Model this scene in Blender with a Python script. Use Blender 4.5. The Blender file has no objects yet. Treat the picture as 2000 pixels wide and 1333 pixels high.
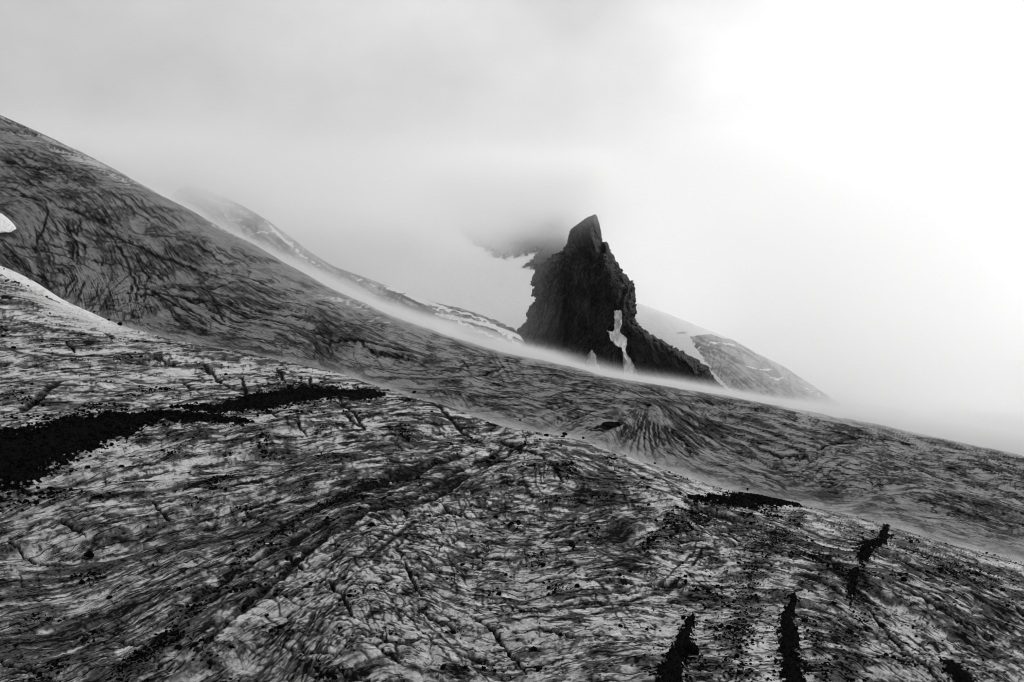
# Crevassed glacier below a dark rock tower in cloud (black-and-white photograph).
# Units: metres. The camera stands at the origin, level, looking along +Y.
import bpy, math
import numpy as np

sc = bpy.context.scene
COL = sc.collection
RNG = np.random.default_rng(7)
f32 = np.float32

# ------------------------------------------------------------------ camera
F = 1944.0            # focal length in photo pixels (35 mm lens on a 36 mm sensor, 2000 px wide)
UC, VH = 1000.0, 480.0  # picture column of the optical axis, row of the eye level
cd = bpy.data.cameras.new('camera')
cd.lens = 35.0
cd.sensor_width = 36.0
cd.shift_y = -(666.5 - VH) / 2000.0
cd.clip_start = 0.5
cd.clip_end = 20000.0
cam = bpy.data.objects.new('camera', cd)
cam.rotation_euler = (math.pi / 2, 0, 0)
COL.objects.link(cam)
sc.camera = cam

# ------------------------------------------------------------------ sky, sun, exposure
SUN_AZ, SUN_EL = math.radians(38), math.radians(32)
sun_dir = (math.sin(SUN_AZ) * math.cos(SUN_EL), math.cos(SUN_AZ) * math.cos(SUN_EL), math.sin(SUN_EL))
world = bpy.data.worlds.new('World')
sc.world = world
world.use_nodes = True
wt = world.node_tree
wt.nodes.clear()


def wn(t, **kw):
    n = wt.nodes.new(t)
    for k, v in kw.items():
        setattr(n, k, v)
    return n


w_out = wn('ShaderNodeOutputWorld')
w_bg = wn('ShaderNodeBackground')
w_bg.inputs['Strength'].default_value = 0.1
w_sky = wn('ShaderNodeTexSky', sky_type='NISHITA', sun_disc=False)
w_sky.sun_elevation = SUN_EL
w_sky.sun_rotation = SUN_AZ
w_bw = wn('ShaderNodeRGBToBW')                      # black-and-white film
wt.links.new(w_sky.outputs[0], w_bw.inputs[0])
w_geo = wn('ShaderNodeTexCoord')
w_map = wn('ShaderNodeMapping')
w_map.inputs['Scale'].default_value = (1.3, 1.0, 1.7)
w_map.inputs['Rotation'].default_value = (0.0, math.radians(25), 0.0)
wt.links.new(w_geo.outputs['Generated'], w_map.inputs[0])
w_noise = wn('ShaderNodeTexNoise')
w_noise.inputs['Scale'].default_value = 3.2
w_noise.inputs['Detail'].default_value = 5.0
w_noise.inputs['Roughness'].default_value = 0.5
wt.links.new(w_map.outputs[0], w_noise.inputs['Vector'])
# the veiled sun: brightness of the cloud cover falls off with the angle from it
GLOW_AZ, GLOW_EL = math.radians(25), math.radians(7)
w_dot = wn('ShaderNodeVectorMath', operation='DOT_PRODUCT')
w_dot.inputs[1].default_value = (math.sin(GLOW_AZ) * math.cos(GLOW_EL), math.cos(GLOW_AZ) * math.cos(GLOW_EL), math.sin(GLOW_EL))
wt.links.new(w_geo.outputs['Generated'], w_dot.inputs[0])


def wmath(op, a, b=None, c=None, clamp=False):
    n = wn('ShaderNodeMath', operation=op, use_clamp=clamp)
    for i, s in enumerate((a, b, c)):
        if s is None:
            continue
        if isinstance(s, (int, float)):
            n.inputs[i].default_value = s
        else:
            wt.links.new(s, n.inputs[i])
    return n.outputs[0]


d = wmath('MAXIMUM', w_dot.outputs['Value'], 0.0)
glow_wide = wmath('POWER', d, 5.0)
glow_tight = wmath('POWER', d, 28.0)
cloud = wmath('MULTIPLY_ADD', glow_wide, 1.8, 5.7)
cloud = wmath('MULTIPLY_ADD', glow_tight, 2.5, cloud)
nz = wmath('MULTIPLY_ADD', w_noise.outputs['Fac'], 0.8, 0.58)
cloud = wmath('MULTIPLY', cloud, nz)
skyv = wmath('MULTIPLY_ADD', w_bw.outputs[0], 0.06, cloud)
wt.links.new(skyv, w_bg.inputs['Color'])
wt.links.new(w_bg.outputs[0], w_out.inputs[0])

sl = bpy.data.lights.new('sun', 'SUN')
sl.energy = 1.2
sl.angle = math.radians(40)
sl.color = (1.0, 0.995, 0.985)
sun = bpy.data.objects.new('sun', sl)
from mathutils import Vector
sun.rotation_euler = Vector(sun_dir).to_track_quat('Z', 'Y').to_euler()
COL.objects.link(sun)

sc.view_settings.view_transform = 'Standard'
sc.view_settings.look = 'None'
sc.view_settings.gamma = 1.0
sc.view_settings.exposure = 0.0
sc.cycles.filter_width = 1.05
sc.cycles.use_denoising = True
sc.cycles.max_bounces = 14
sc.cycles.diffuse_bounces = 2
sc.cycles.glossy_bounces = 1
sc.cycles.volume_bounces = 12
sc.cycles.volume_step_rate = 4.0
sc.cycles.volume_max_steps = 160
sc.cycles.sample_clamp_indirect = 6.0


# ------------------------------------------------------------------ numeric helpers
def sstep(a, b, x):
    t = np.clip((x - a) / (b - a), 0, 1)
    return t * t * (3 - 2 * t)


_perm = np.random.default_rng(3).permutation(256).astype(np.int32)
_perm = np.concatenate([_perm, _perm, _perm])
_ang = np.linspace(0, 2 * np.pi, 256, endpoint=False)
_gx, _gy = np.cos(_ang).astype(f32), np.sin(_ang).astype(f32)
_g3 = np.random.default_rng(5).normal(size=(256, 3))
_g3 = (_g3 / np.linalg.norm(_g3, axis=1)[:, None]).astype(f32)


def perlin2(x, y, seed=0):
    x = np.asarray(x, f32)
    y = np.asarray(y, f32)
    xi = np.floor(x).astype(np.int32)
    yi = np.floor(y).astype(np.int32)
    xf = x - xi
    yf = y - yi
    u = xf * xf * xf * (xf * (xf * 6 - 15) + 10)
    v = yf * yf * yf * (yf * (yf * 6 - 15) + 10)
    xi = (xi + seed * 37) & 255
    yi = (yi + seed * 17) & 255
    a = _perm[xi] + yi
    b = _perm[(xi + 1) & 255] + yi

    def g(h, dx, dy):
        h = _perm[h]
        return _gx[h] * dx + _gy[h] * dy
    n00 = g(a, xf, yf)
    n10 = g(b, xf - 1, yf)
    n01 = g(a + 1, xf, yf - 1)
    n11 = g(b + 1, xf - 1, yf - 1)
    n0 = n00 + u * (n10 - n00)
    n1 = n01 + u * (n11 - n01)
    return (n0 + v * (n1 - n0)) * 1.5


def fbm2(x, y, octv=4, seed=0, gain=0.5, lac=2.03):
    s = 0
    a = 1.0
    for i in range(octv):
        s = s + a * perlin2(x, y, seed + i * 7)
        x = x * lac
        y = y * lac
        a *= gain
    return s


def perlin3(x, y, z, seed=0):
    x, y, z = (np.asarray(q, f32) for q in (x, y, z))
    xi, yi, zi = (np.floor(q).astype(np.int32) for q in (x, y, z))
    xf, yf, zf = x - xi, y - yi, z - zi
    u, v, w = (q * q * q * (q * (q * 6 - 15) + 10) for q in (xf, yf, zf))
    xi = (xi + seed * 37) & 255
    yi = yi & 255
    zi = zi & 255
    r = []
    for dz in (0, 1):
        for dy in (0, 1):
            for dx in (0, 1):
                h = _perm[_perm[_perm[(xi + dx) & 255] + ((yi + dy) & 255)] + ((zi + dz) & 255)]
                g = _g3[h]
                r.append(g[..., 0] * (xf - dx) + g[..., 1] * (yf - dy) + g[..., 2] * (zf - dz))
    l = lambda a, b, t: a + t * (b - a)
    return l(l(l(r[0], r[1], u), l(r[2], r[3], u), v), l(l(r[4], r[5], u), l(r[6], r[7], u), v), w) * 1.6


def fbm3(x, y, z, octv=4, seed=0, gain=0.5):
    s = 0
    a = 1.0
    for i in range(octv):
        s = s + a * perlin3(x, y, z, seed + i * 5)
        x = x * 2.03
        y = y * 2.03
        z = z * 2.03
        a *= gain
    return s


def worley(x, y, seed=0):
    xi = np.floor(x).astype(np.int32)
    yi = np.floor(y).astype(np.int32)
    f1 = np.full(x.shape, 9.0, f32)
    f2 = np.full(x.shape, 9.0, f32)
    rx = np.random.default_rng(seed + 50).random(256).astype(f32)
    ry = np.random.default_rng(seed + 51).random(256).astype(f32)
    for dy in (-1, 0, 1):
        for dx in (-1, 0, 1):
            h = _perm[((xi + dx) & 255)] + ((yi + dy) & 255)
            h = _perm[h]
            dd = (xi + dx + rx[h] - x) ** 2 + (yi + dy + ry[h] - y) ** 2
            f2 = np.minimum(f2, np.maximum(f1, dd))
            f1 = np.minimum(f1, dd)
    return np.sqrt(f1), np.sqrt(f2)


def smooth_curve(pts, sig=18):
    us = np.arange(-500, 2501.0)
    vs = np.interp(us, [p[0] for p in pts], [p[1] for p in pts])
    if sig:
        k = np.exp(-0.5 * (np.arange(-4 * sig, 4 * sig + 1) / sig) ** 2)
        k /= k.sum()
        vs = np.convolve(np.pad(vs, 4 * sig, mode='edge'), k, 'valid')
    return lambda u: np.interp(u, us, vs)


class Sheet:
    """A convex sheet of ice: its skyline runs through the image pixel rows vc, set at distance yc, and its foot through (vb, yb)."""

    def __init__(self, vc, yc, vb, yb):
        self.vc, self.yc, self.vb, self.yb = vc, yc, vb, yb

    def k(self, u):
        yc, yb = self.yc(u), self.yb(u)
        return (self.vb(u) - self.vc(u)) / F * yb / (yc - yb) ** 2

    def depth(self, u, v):
        q = np.maximum(v - self.vc(u), 0) / F
        yc = self.yc(u)
        b = 2 * yc + q / self.k(u)
        return (b - np.sqrt(np.maximum(b * b - 4 * yc * yc, 0))) / 2

    def point(self, u, v):
        y = self.depth(u, v)
        return (u - UC) * y / F, y, (VH - v) * y / F


class Raster:
    """Grid over a sheet in image pixels: fields sampled every `st` pixels, read back bilinearly."""

    def __init__(self, u0, u1, v0, v1, st):
        self.u0, self.v0, self.st = u0, v0, st
        self.us = np.arange(u0, u1, st)
        self.vs = np.arange(v0, v1, st)
        self.U, self.V = np.meshgrid(self.us, self.vs)
        self.U = self.U.astype(f32)
        self.V = self.V.astype(f32)

    def get(self, A, u, v):
        n, m = A.shape
        x = np.clip((u - self.u0) / self.st, 0, m - 1.001)
        y = np.clip((v - self.v0) / self.st, 0, n - 1.001)
        xi = x.astype(np.int32)
        yi = y.astype(np.int32)
        xf = x - xi
        yf = y - yi
        return (A[yi, xi] * (1 - xf) + A[yi, xi + 1] * xf) * (1 - yf) + (A[yi + 1, xi] * (1 - xf) + A[yi + 1, xi + 1] * xf) * yf

    def directions(self, strokes, soft=45.0):
        """flow direction everywhere from strokes that follow the banding of the ice"""
        P = []
        for s in strokes:
            for a, b in zip(s[:-1], s[1:]):
                L = math.hypot(b[0] - a[0], b[1] - a[1])
                n = max(1, int(L / 20))
                t2 = 2 * math.atan2(b[1] - a[1], b[0] - a[0])
                for i in range(n):
                    t = (i + .5) / n
                    P.append((a[0] + (b[0] - a[0]) * t, a[1] + (b[1] - a[1]) * t, math.cos(t2), math.sin(t2)))
        cu = np.arange(self.us[0], self.us[-1] + 12, 12.0)
        cv = np.arange(self.vs[0], self.vs[-1] + 12, 12.0)
        gu, gv = np.meshgrid(cu, cv)
        c = np.zeros_like(gu)
        s = np.zeros_like(gu)
        for (pu, pv, pc, ps) in P:
            w = 1.0 / ((gu - pu) ** 2 + (1.3 * (gv - pv)) ** 2 + soft ** 2) ** 1.6
            c += w * pc
            s += w * ps
        r = Raster(cu[0], cu[-1] + 1, cv[0], cv[-1] + 1, 12.0)
        n = np.hypot(c, s) + 1e-12
        C = r.get((c / n).astype(f32), self.U, self.V)
        S = r.get((s / n).astype(f32), self.U, self.V)
        # gentle waviness of the banding
        t = 0.5 * np.arctan2(S, C)
        return t.astype(f32)


def flow_coords(R, strokes, g, soft):
    """coordinates across and along the ice flow (metres), fitted to the strokes by least squares"""
    k = 6
    U, V, G = R.U[::k, ::k].astype(float), R.V[::k, ::k].astype(float), g[::k, ::k].astype(float) * R.st * k
    c = np.zeros_like(U)
    s_ = np.zeros_like(U)
    for st in strokes:
        for a, b in zip(st[:-1], st[1:]):
            L = math.hypot(b[0] - a[0], b[1] - a[1])
            n = max(1, int(L / 20))
            for i in range(n):
                t = (i + .5) / n
                w = 1.0 / ((U - a[0] - (b[0] - a[0]) * t) ** 2 + (1.3 * (V - a[1] - (b[1] - a[1]) * t)) ** 2 + soft ** 2) ** 1.6
                c += w * (b[0] - a[0]) / L
                s_ += w * (b[1] - a[1]) / L
    n = np.hypot(c, s_) + 1e-15
    c, s_ = c / n, s_ / n

    def solve(gx, gy):
        gx = .5 * (gx[:, 1:] + gx[:, :-1])
        gy = .5 * (gy[1:] + gy[:-1])

        def DT(a, b):
            o = np.zeros_like(U)
            o[:, 1:] += a
            o[:, :-1] -= a
            o[1:] += b
            o[:-1] -= b
            return o
        A = lambda p: DT(np.diff(p, axis=1), np.diff(p, axis=0)) + 1e-7 * p
        x = np.cumsum(np.pad(gx, ((0, 0), (1, 0))), axis=1)
        x += np.cumsum(np.pad(gy, ((1, 0), (0, 0))), axis=0).mean(axis=1, keepdims=True) - x.mean(axis=1, keepdims=True)
        r = DT(gx, gy) - A(x)
        p = r.copy()
        rs = (r * r).sum()
        for _ in range(700):
            Ap = A(p)
            al = rs / ((p * Ap).sum() + 1e-30)
            x += al * p
            r -= al * Ap
            rn = (r * r).sum()
            p = r + rn / (rs + 1e-30) * p
            rs = rn
        return x
    rc = Raster(R.us[0], R.us[0] + R.st * k * U.shape[1] - 1, R.vs[0], R.vs[0] + R.st * k * U.shape[0] - 1, R.st * k)
    out = []
    for gx, gy in ((-s_ * G, c * G), (c * G, s_ * G)):
        out.append(rc.get(solve(gx, gy), R.U, R.V).astype(f32))
    return out


def lic(src, th, step, L):
    """smear a noise field along the flow direction th (line integral convolution)"""
    n, m = src.shape
    c = np.cos(th).astype(f32)
    s = np.sin(th).astype(f32)
    J, I = np.meshgrid(np.arange(m, dtype=f32), np.arange(n, dtype=f32))
    out = src.copy()
    flat = src.ravel()
    cf, sf = c.ravel(), s.ravel()
    for sg in (1.0, -1.0):
        x = J.copy()
        y = I.copy()
        dx = c * sg
        dy = s * sg
        for k in range(L):
            x += dx * step
            y += dy * step
            xi = np.clip(x, 0, m - 1).astype(np.int32)
            yi = np.clip(y, 0, n - 1).astype(np.int32)
            idx = yi * m + xi
            nc = cf[idx]
            ns = sf[idx]
            fl = np.where(nc * dx + ns * dy < 0, f32(-1), f32(1))
            dx = nc * fl
            dy = ns * fl
            out += flat[idx] * f32(1 - (k + 1) / (L + 1.5))
    out -= out.mean()
    return out / out.std()


def iso(L, w, lev=0.0):
    """thin line of even width (map cells) along the level set of a smeared field"""
    gy, gx = np.gradient(L)
    return np.exp(-((L - lev) / (np.hypot(gx, gy) * w + 1e-4)) ** 2)


def seg_dist(U, V, a, b, asp=1.0):
    """distance to a segment and position along it; asp stretches the vertical axis"""
    ax, ay, bx, by = a[0], a[1] * asp, b[0], b[1] * asp
    dx, dy = bx - ax, by - ay
    L2 = dx * dx + dy * dy + 1e-9
    t = np.clip(((U - ax) * dx + (V * asp - ay) * dy) / L2, 0, 1)
    return np.hypot(U - ax - t * dx, V * asp - ay - t * dy), t


def poly_field(R, lines, width, asp=1.5, taper=True):
    """1 on the line, 0 beyond `width`; lines are lists of (u, v) or (u, v, w)"""
    out = np.zeros(R.U.shape, f32)
    wu = 3.0 * perlin2(R.U / 14, R.V / 14, 91) + 1.4 * perlin2(R.U / 5, R.V / 5, 92)
    wv = 3.0 * perlin2(R.U / 14, R.V / 14, 93) + 1.4 * perlin2(R.U / 5, R.V / 5, 94)
    for ln in lines:
        n = len(ln) - 1
        for i in range(n):
            a, b = ln[i], ln[i + 1]
            wa = a[2] if len(a) > 2 else width
            wb = b[2] if len(b) > 2 else width
            pad = max(wa, wb) * 2 + 12
            j0, j1 = np.searchsorted(R.us, [min(a[0], b[0]) - pad, max(a[0], b[0]) + pad])
            i0, i1 = np.searchsorted(R.vs, [min(a[1], b[1]) - pad, max(a[1], b[1]) + pad])
            if j1 <= j0 or i1 <= i0:
                continue
            sl_ = (slice(i0, i1), slice(j0, j1))
            dd, t = seg_dist(R.U[sl_] + wu[sl_], R.V[sl_] + wv[sl_], a, b, asp)
            ww = wa + (wb - wa) * t
            if taper and len(a) == 2:
                g = (i + t) / n
                ww = ww * np.clip(4 * np.minimum(g, 1 - g) + 0.25, 0, 1)
            out[sl_] = np.maximum(out[sl_], np.clip(1 - dd / np.maximum(ww, .3), 0, 1))
    return out


def offset_lines(strokes, offs, seed):
    """silt seams running beside the strokes of the flow"""
    rng = np.random.default_rng(seed)
    out = []
    for st in strokes:
        P = np.array(st, float)
        d = np.gradient(P, axis=0)
        nrm = np.stack([-d[:, 1], d[:, 0]], -1) / (np.linalg.norm(d, axis=1)[:, None] + 1e-9)
        for o in offs:
            k = o + rng.uniform(-4, 4) + np.cumsum(rng.uniform(-2.0, 2.0, len(P)))
            out.append([tuple(p) for p in P + nrm * k[:, None]])
    return out


def blobs(R, items):
    s = np.zeros(R.U.shape, f32)
    for (u, v, ru, rv, a) in items:
        s += a * np.exp(-((R.U - u) / ru) ** 2 - ((R.V - v) / rv) ** 2)
    return s


# ------------------------------------------------------------------ scene helpers
def link(name, me, mats=()):
    o = bpy.data.objects.new(name, me)
    for m in mats:
        me.materials.append(m)
    COL.objects.link(o)
    return o


def tag(o, label=None, cat=None, group=None, kind=None):
    for k, v in (('label', label), ('category', cat), ('group', group), ('kind', kind)):
        if v:
            o[k] = v
    return o


def mesh_np(name, co, faces, smooth=True, attrs=None):
    """co (N,3), faces (M,3|4)"""
    me = bpy.data.meshes.new(name)
    co = np.ascontiguousarray(co, f32)
    faces = np.ascontiguousarray(faces, np.int32)
    m, k = faces.shape
    me.vertices.add(len(co))
    me.vertices.foreach_set('co', co.ravel())
    me.loops.add(m * k)
    me.loops.foreach_set('vertex_index', faces.ravel())
    me.polygons.add(m)
    me.polygons.foreach_set('loop_start', np.arange(0, m * k, k, dtype=np.int32))
    me.update(calc_edges=True)
    me.polygons.foreach_set('use_smooth', np.full(m, smooth))
    for n, a in (attrs or {}).items():
        at = me.attributes.new(n, 'FLOAT', 'POINT')
        at.data.foreach_set('value', np.ascontiguousarray(a, f32).ravel())
    me.validate()
    return me


def grid_faces(nr, nc):
    i = np.arange(nr * nc).reshape(nr, nc)
    return np.stack([i[:-1, :-1], i[:-1, 1:], i[1:, 1:], i[1:, :-1]], -1).reshape(-1, 4)


# ------------------------------------------------------------------ materials
class Mat:
    def __init__(self, name):
        self.m = bpy.data.materials.new(name)
        self.m.use_nodes = True
        self.t = self.m.node_tree
        self.t.nodes.clear()
        self.out = self.n('ShaderNodeOutputMaterial')

    def n(self, t, **kw):
        x = self.t.nodes.new(t)
        for k, v in kw.items():
            setattr(x, k, v)
        return x

    def set(self, sock, v):
        if isinstance(v, bpy.types.NodeSocket):
            self.t.links.new(v, sock)
        elif isinstance(v, (int, float)) and sock.type in ('RGBA',):
            sock.default_value = (v, v, v, 1)
        else:
            sock.default_value = v

    def math(self, op, a, b=0.0, c=0.0, clamp=False):
        x = self.n('ShaderNodeMath', operation=op, use_clamp=clamp)
        for i, s in enumerate((a, b, c)):
            self.set(x.inputs[i], s)
        return x.outputs[0]

    def mix(self, fac, a, b):
        x = self.n('ShaderNodeMix', data_type='FLOAT')
        self.set(x.inputs[0], fac)
        self.set(x.inputs[2], a)
        self.set(x.inputs[3], b)
        return x.outputs[0]

    def attr(self, name):
        return self.n('ShaderNodeAttribute', attribute_name=name).outputs['Fac']

    def noise(self, scale, detail=3.0, rough=0.55, vec=None, dist=0.0):
        x = self.n('ShaderNodeTexNoise')
        x.inputs['Scale'].default_value = scale
        x.inputs['Detail'].default_value = detail
        x.inputs['Roughness'].default_value = rough
        x.inputs['Distortion'].default_value = dist
        self.t.links.new(vec if vec is not None else self.coord(), x.inputs['Vector'])
        return x.outputs['Fac']

    def coord(self):
        if not hasattr(self, '_c'):
            self._c = self.n('ShaderNodeTexCoord').outputs['Object']
        return self._c

    def ramp(self, v, a, b):
        x = self.n('ShaderNodeMapRange', interpolation_type='SMOOTHSTEP')
        self.set(x.inputs['Value'], v)
        x.inputs['From Min'].default_value = a
        x.inputs['From Max'].default_value = b
        return x.outputs['Result']

    def finish(self, col, rough=0.6, spec=0.3, bump=None, bstr=0.5, bdist=0.1):
        p = self.n('ShaderNodeBsdfPrincipled')
        self.set(p.inputs['Base Color'], col)
        self.set(p.inputs['Roughness'], rough)
        self.set(p.inputs['Specular IOR Level'], spec)
        if bump is not None:
            b = self.n('ShaderNodeBump')
            b.inputs['Strength'].default_value = bstr
            b.inputs['Distance'].default_value = bdist
            self.t.links.new(bump, b.inputs['Height'])
            self.t.links.new(b.outputs[0], p.inputs['Normal'])
        self.t.links.new(p.outputs[0], self.out.inputs['Surface'])
        return self.m


def ice_material(name, clean, dirty, silt, line, fine, bstr, speck, flow=None):
    """glacier ice: clean / dusty ice, silt in the banding and painted crack shade (attribute dirt), stones (rock), fresh snow (snow);
    flow = (frequency, strength): fine cracks that follow the flow coordinates stored on the sheet"""
    M = Mat(name)
    n1 = M.noise(0.9 * fine, 5, 0.62)
    n2 = M.noise(0.12 * fine, 4, 0.55)
    n3 = M.noise(4.5 * fine, 3, 0.6)
    base = M.mix(M.ramp(M.math('ADD', M.math('MULTIPLY', n1, 0.6), M.math('MULTIPLY', n2, 0.4)), 0.36, 0.66), clean, dirty)
    base = M.math('MULTIPLY', base, M.math('MULTIPLY_ADD', M.ramp(n3, 0.32, 0.68), 0.5, 0.72))
    dd = M.math('MULTIPLY_ADD', M.math('SUBTRACT', n3, 0.5), 0.45, M.attr('dirt'))
    dd = M.math('MULTIPLY_ADD', M.math('SUBTRACT', n1, 0.5), 0.35, dd)
    cracks = None
    if flow:
        fq, fs = flow
        psi = M.math('MULTIPLY_ADD', M.math('SUBTRACT', n1, 0.5), 0.3 / fq, M.attr('flow_across'))
        sig = M.attr('flow_along')

        def streak(ka, kb, det, seed):
            v = M.n('ShaderNodeCombineXYZ')
            M.set(v.inputs[0], M.math('MULTIPLY', psi, ka * fq))
            M.set(v.inputs[1], M.math('MULTIPLY', sig, kb * fq))
            v.inputs[2].default_value = seed
            return M.noise(1.0, det, 0.55, v.outputs[0])

        def hair(n, w):
            return M.math('SUBTRACT', 1.0, M.ramp(M.math('ABSOLUTE', M.math('SUBTRACT', n, 0.5)), 0.0, w))
        sa, sb, sd = streak(1.0, 0.05, 2.0, 3.1), streak(2.3, 0.13, 2.0, 7.7), streak(5.5, 0.45, 2.0, 1.9)
        msk = M.ramp(M.noise(0.22 * fine, 3, 0.6), 0.36, 0.6)
        ms2 = M.ramp(M.noise(0.5 * fine, 3, 0.6), 0.4, 0.62)
        la = M.math('MULTIPLY', hair(sa, 0.026), M.math('MULTIPLY_ADD', msk, 0.55, 0.45))
        lb = M.math('MULTIPLY', hair(sb, 0.034), M.math('MULTIPLY_ADD', ms2, 0.85, 0.15))
        cracks = M.math('MAXIMUM', la, lb)
        on = M.math('MULTIPLY', cracks, M.math('SUBTRACT', 1.0, M.math('MULTIPLY', M.attr('calm'), 0.9)))
        dd = M.math('MULTIPLY_ADD', on, fs, dd)
        dd = M.math('MULTIPLY_ADD', M.math('SUBTRACT', sd, 0.5), 1.1 * fs, dd)
        dd = M.math('MULTIPLY_ADD', M.math('SUBTRACT', sb, 0.5), 0.6 * fs, dd)
    c = M.mix(M.ramp(dd, 0.05, 0.62), base, silt)
    c = M.mix(M.ramp(dd, 0.55, 0.98), c, line)
    # loose grit melted into the surface
    g = M.noise(2.6 * fine, 2, 0.5)
    grit = M.math('MULTIPLY', M.ramp(g, 0.66, 0.70), M.math('MULTIPLY', M.attr('grit'), speck), clamp=True)
    c = M.mix(grit, c, 0.015)
    c = M.mix(M.ramp(M.math('MULTIPLY_ADD', M.math('SUBTRACT', n3, 0.5), 0.9, M.attr('rock')), 0.35, 0.6), c, M.mix(n3, 0.003, 0.010))
    sn = M.ramp(M.math('MULTIPLY_ADD', M.math('SUBTRACT', n1, 0.5), 0.12, M.attr('snow')), 0.35, 0.75)
    c = M.mix(sn, c, 0.78)
    h = M.math('MULTIPLY_ADD', n1, 1.0, M.math('MULTIPLY', n3, 0.35))
    if cracks is not None:
        h = M.math('MULTIPLY_ADD', cracks, -0.35, h)
    return M.finish(c, 0.62, M.mix(M.ramp(M.math('MAXIMUM', dd, M.attr('rock')), 0.1, 0.5), 0.14, 0.0), h, bstr, 0.35 / fine)


def rock_material(name, lo, hi, scale, spec=0.07):
    M = Mat(name)
    n1 = M.noise(0.05 * scale, 6, 0.65, dist=0.6)
    n2 = M.noise(0.6 * scale, 4, 0.6)
    c = M.mix(M.ramp(n1, 0.35, 0.7), lo, hi)
    c = M.math('MULTIPLY', c, M.math('MULTIPLY_ADD', M.ramp(n2, 0.36, 0.66), 1.3, 0.4))
    return M.finish(c, 0.7, spec, M.math('ADD', n1, n2), 0.7, 1.2 / scale)


MAT_ICE = ice_material('dirty_glacier_ice', 0.66, 0.43, 0.09, 0.010, 1.0, 1.0, 1.0, (1.35, 0.5))
MAT_SLOPE = ice_material('darker_dirty_ice', 0.25, 0.17, 0.06, 0.006, 0.4, 1.0, 1.0, (0.5, 0.55))  # ice of the slope behind, darker and dirtier than the near sheet
MAT_FAR = ice_material('far_hazed_dirty_ice', 0.42, 0.26, 0.12, 0.03, 0.16, 0.6, 0.0)  # dirty ice with its tones lifted, so haze is painted into the colour
MAT_ROCK = rock_material('dark_cliff_rock', 0.004, 0.034, 1.0)
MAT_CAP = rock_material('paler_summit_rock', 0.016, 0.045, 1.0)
MAT_STONE = rock_material('black_stone', 0.003, 0.008, 12.0, 0.0)
_m = Mat('snow')
_n = _m.noise(0.25, 5, 0.6)
MAT_SNOW = _m.finish(_m.mix(_m.ramp(_n, 0.3, 0.5), 0.7, 0.88), 0.7, 0.2, _n, 0.4, 0.8)

# ------------------------------------------------------------------ the two glacier sheets
VC1 = smooth_curve([(-500, 340), (-160, 465), (0, 517), (60, 546), (130, 590), (235, 637), (330, 662), (450, 690), (600, 716), (700, 742), (800, 775),
                    (900, 806), (1000, 834), (1110, 856), (1200, 882), (1300, 915), (1420, 955), (1560, 987), (1720, 1024), (1840, 1060), (2000, 1096), (2500, 1230)], 14)
YC1 = smooth_curve([(-500, 340), (0, 320), (235, 300), (600, 280), (1000, 255), (1400, 222), (1800, 182), (2500, 130)], 60)
VB1 = lambda u: 1430.0 + 0 * u
YB1 = smooth_curve([(-500, 70), (0, 66), (1000, 62), (2000, 56), (2500, 54)], 60)
S1 = Sheet(VC1, YC1, VB1, YB1)

VC2 = smooth_curve([(-500, 20), (-160, 140), (0, 226), (100, 268), (200, 318), (330, 392), (480, 470), (640, 560), (800, 632), (1000, 692), (1200, 737),
                    (1400, 772), (1600, 806), (1800, 850), (2000, 892), (2500, 1000)], 25)
YC2 = smooth_curve([(-500, 780), (0, 720), (500, 660), (1000, 620), (1500, 575), (2000, 530), (2500, 480)], 60)
VB2 = lambda u: VC1(u) + 75.0
YB2 = lambda u: YC1(u) + 70.0
S2 = Sheet(VC2, YC2, VB2, YB2)


def sheet_mesh(name, S, u0, u1, nc, nr, nb, back, R, H, attrs, pw=1.0, calm=0.0):
    us = np.linspace(u0, u1, nc)
    t = np.linspace(1, 0, nr) ** pw
    U = np.repeat(us[None], nr + nb, 0)
    vc, yc, k = S.vc(us), S.yc(us), S.k(us)
    Vf = vc[None] + (S.vb(us) - vc)[None] * t[:, None]
    Yf = S.depth(U[:nr], Vf)
    yb = yc[None] + back * (np.arange(1, nb + 1) / nb)[:, None] ** 1.3
    Vb = vc[None] + F * k[None] * (yb - yc) ** 2 / yb
    V = np.concatenate([Vf, Vb])
    Y = np.concatenate([Yf, yb])
    X = (U - UC) * Y / F
    Z = (VH - V) * Y / F
    vq = V.copy()
    vq[nr:] = vc[None] - 0.5
    h = R.get(H, U, np.maximum(vq, vc[None]))
    fade = np.ones_like(h)
    fade[nr:] = np.linspace(1, 0.2, nb)[:, None]
    Z = Z + h * fade
    A = {n: R.get(a, U, np.maximum(vq, vc[None])) for n, a in attrs.items()}
    me = mesh_np(name, np.stack([X, Y, Z], -1).reshape(-1, 3), grid_faces(nr + nb, nc), True, A)
    return me


def surf_coords(R, S):
    """distance, side coordinate and run-down coordinate over the sheet (metres)"""
    Y = S.depth(R.U.astype(np.float64), np.maximum(R.V, S.vc(R.us)[None])).astype(f32)
    X = (R.U - UC) * Y / F
    W = np.cumsum(Y[::-1], axis=0)[::-1] * f32(R.st / F)
    return X.astype(f32), Y, W.astype(f32)


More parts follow.
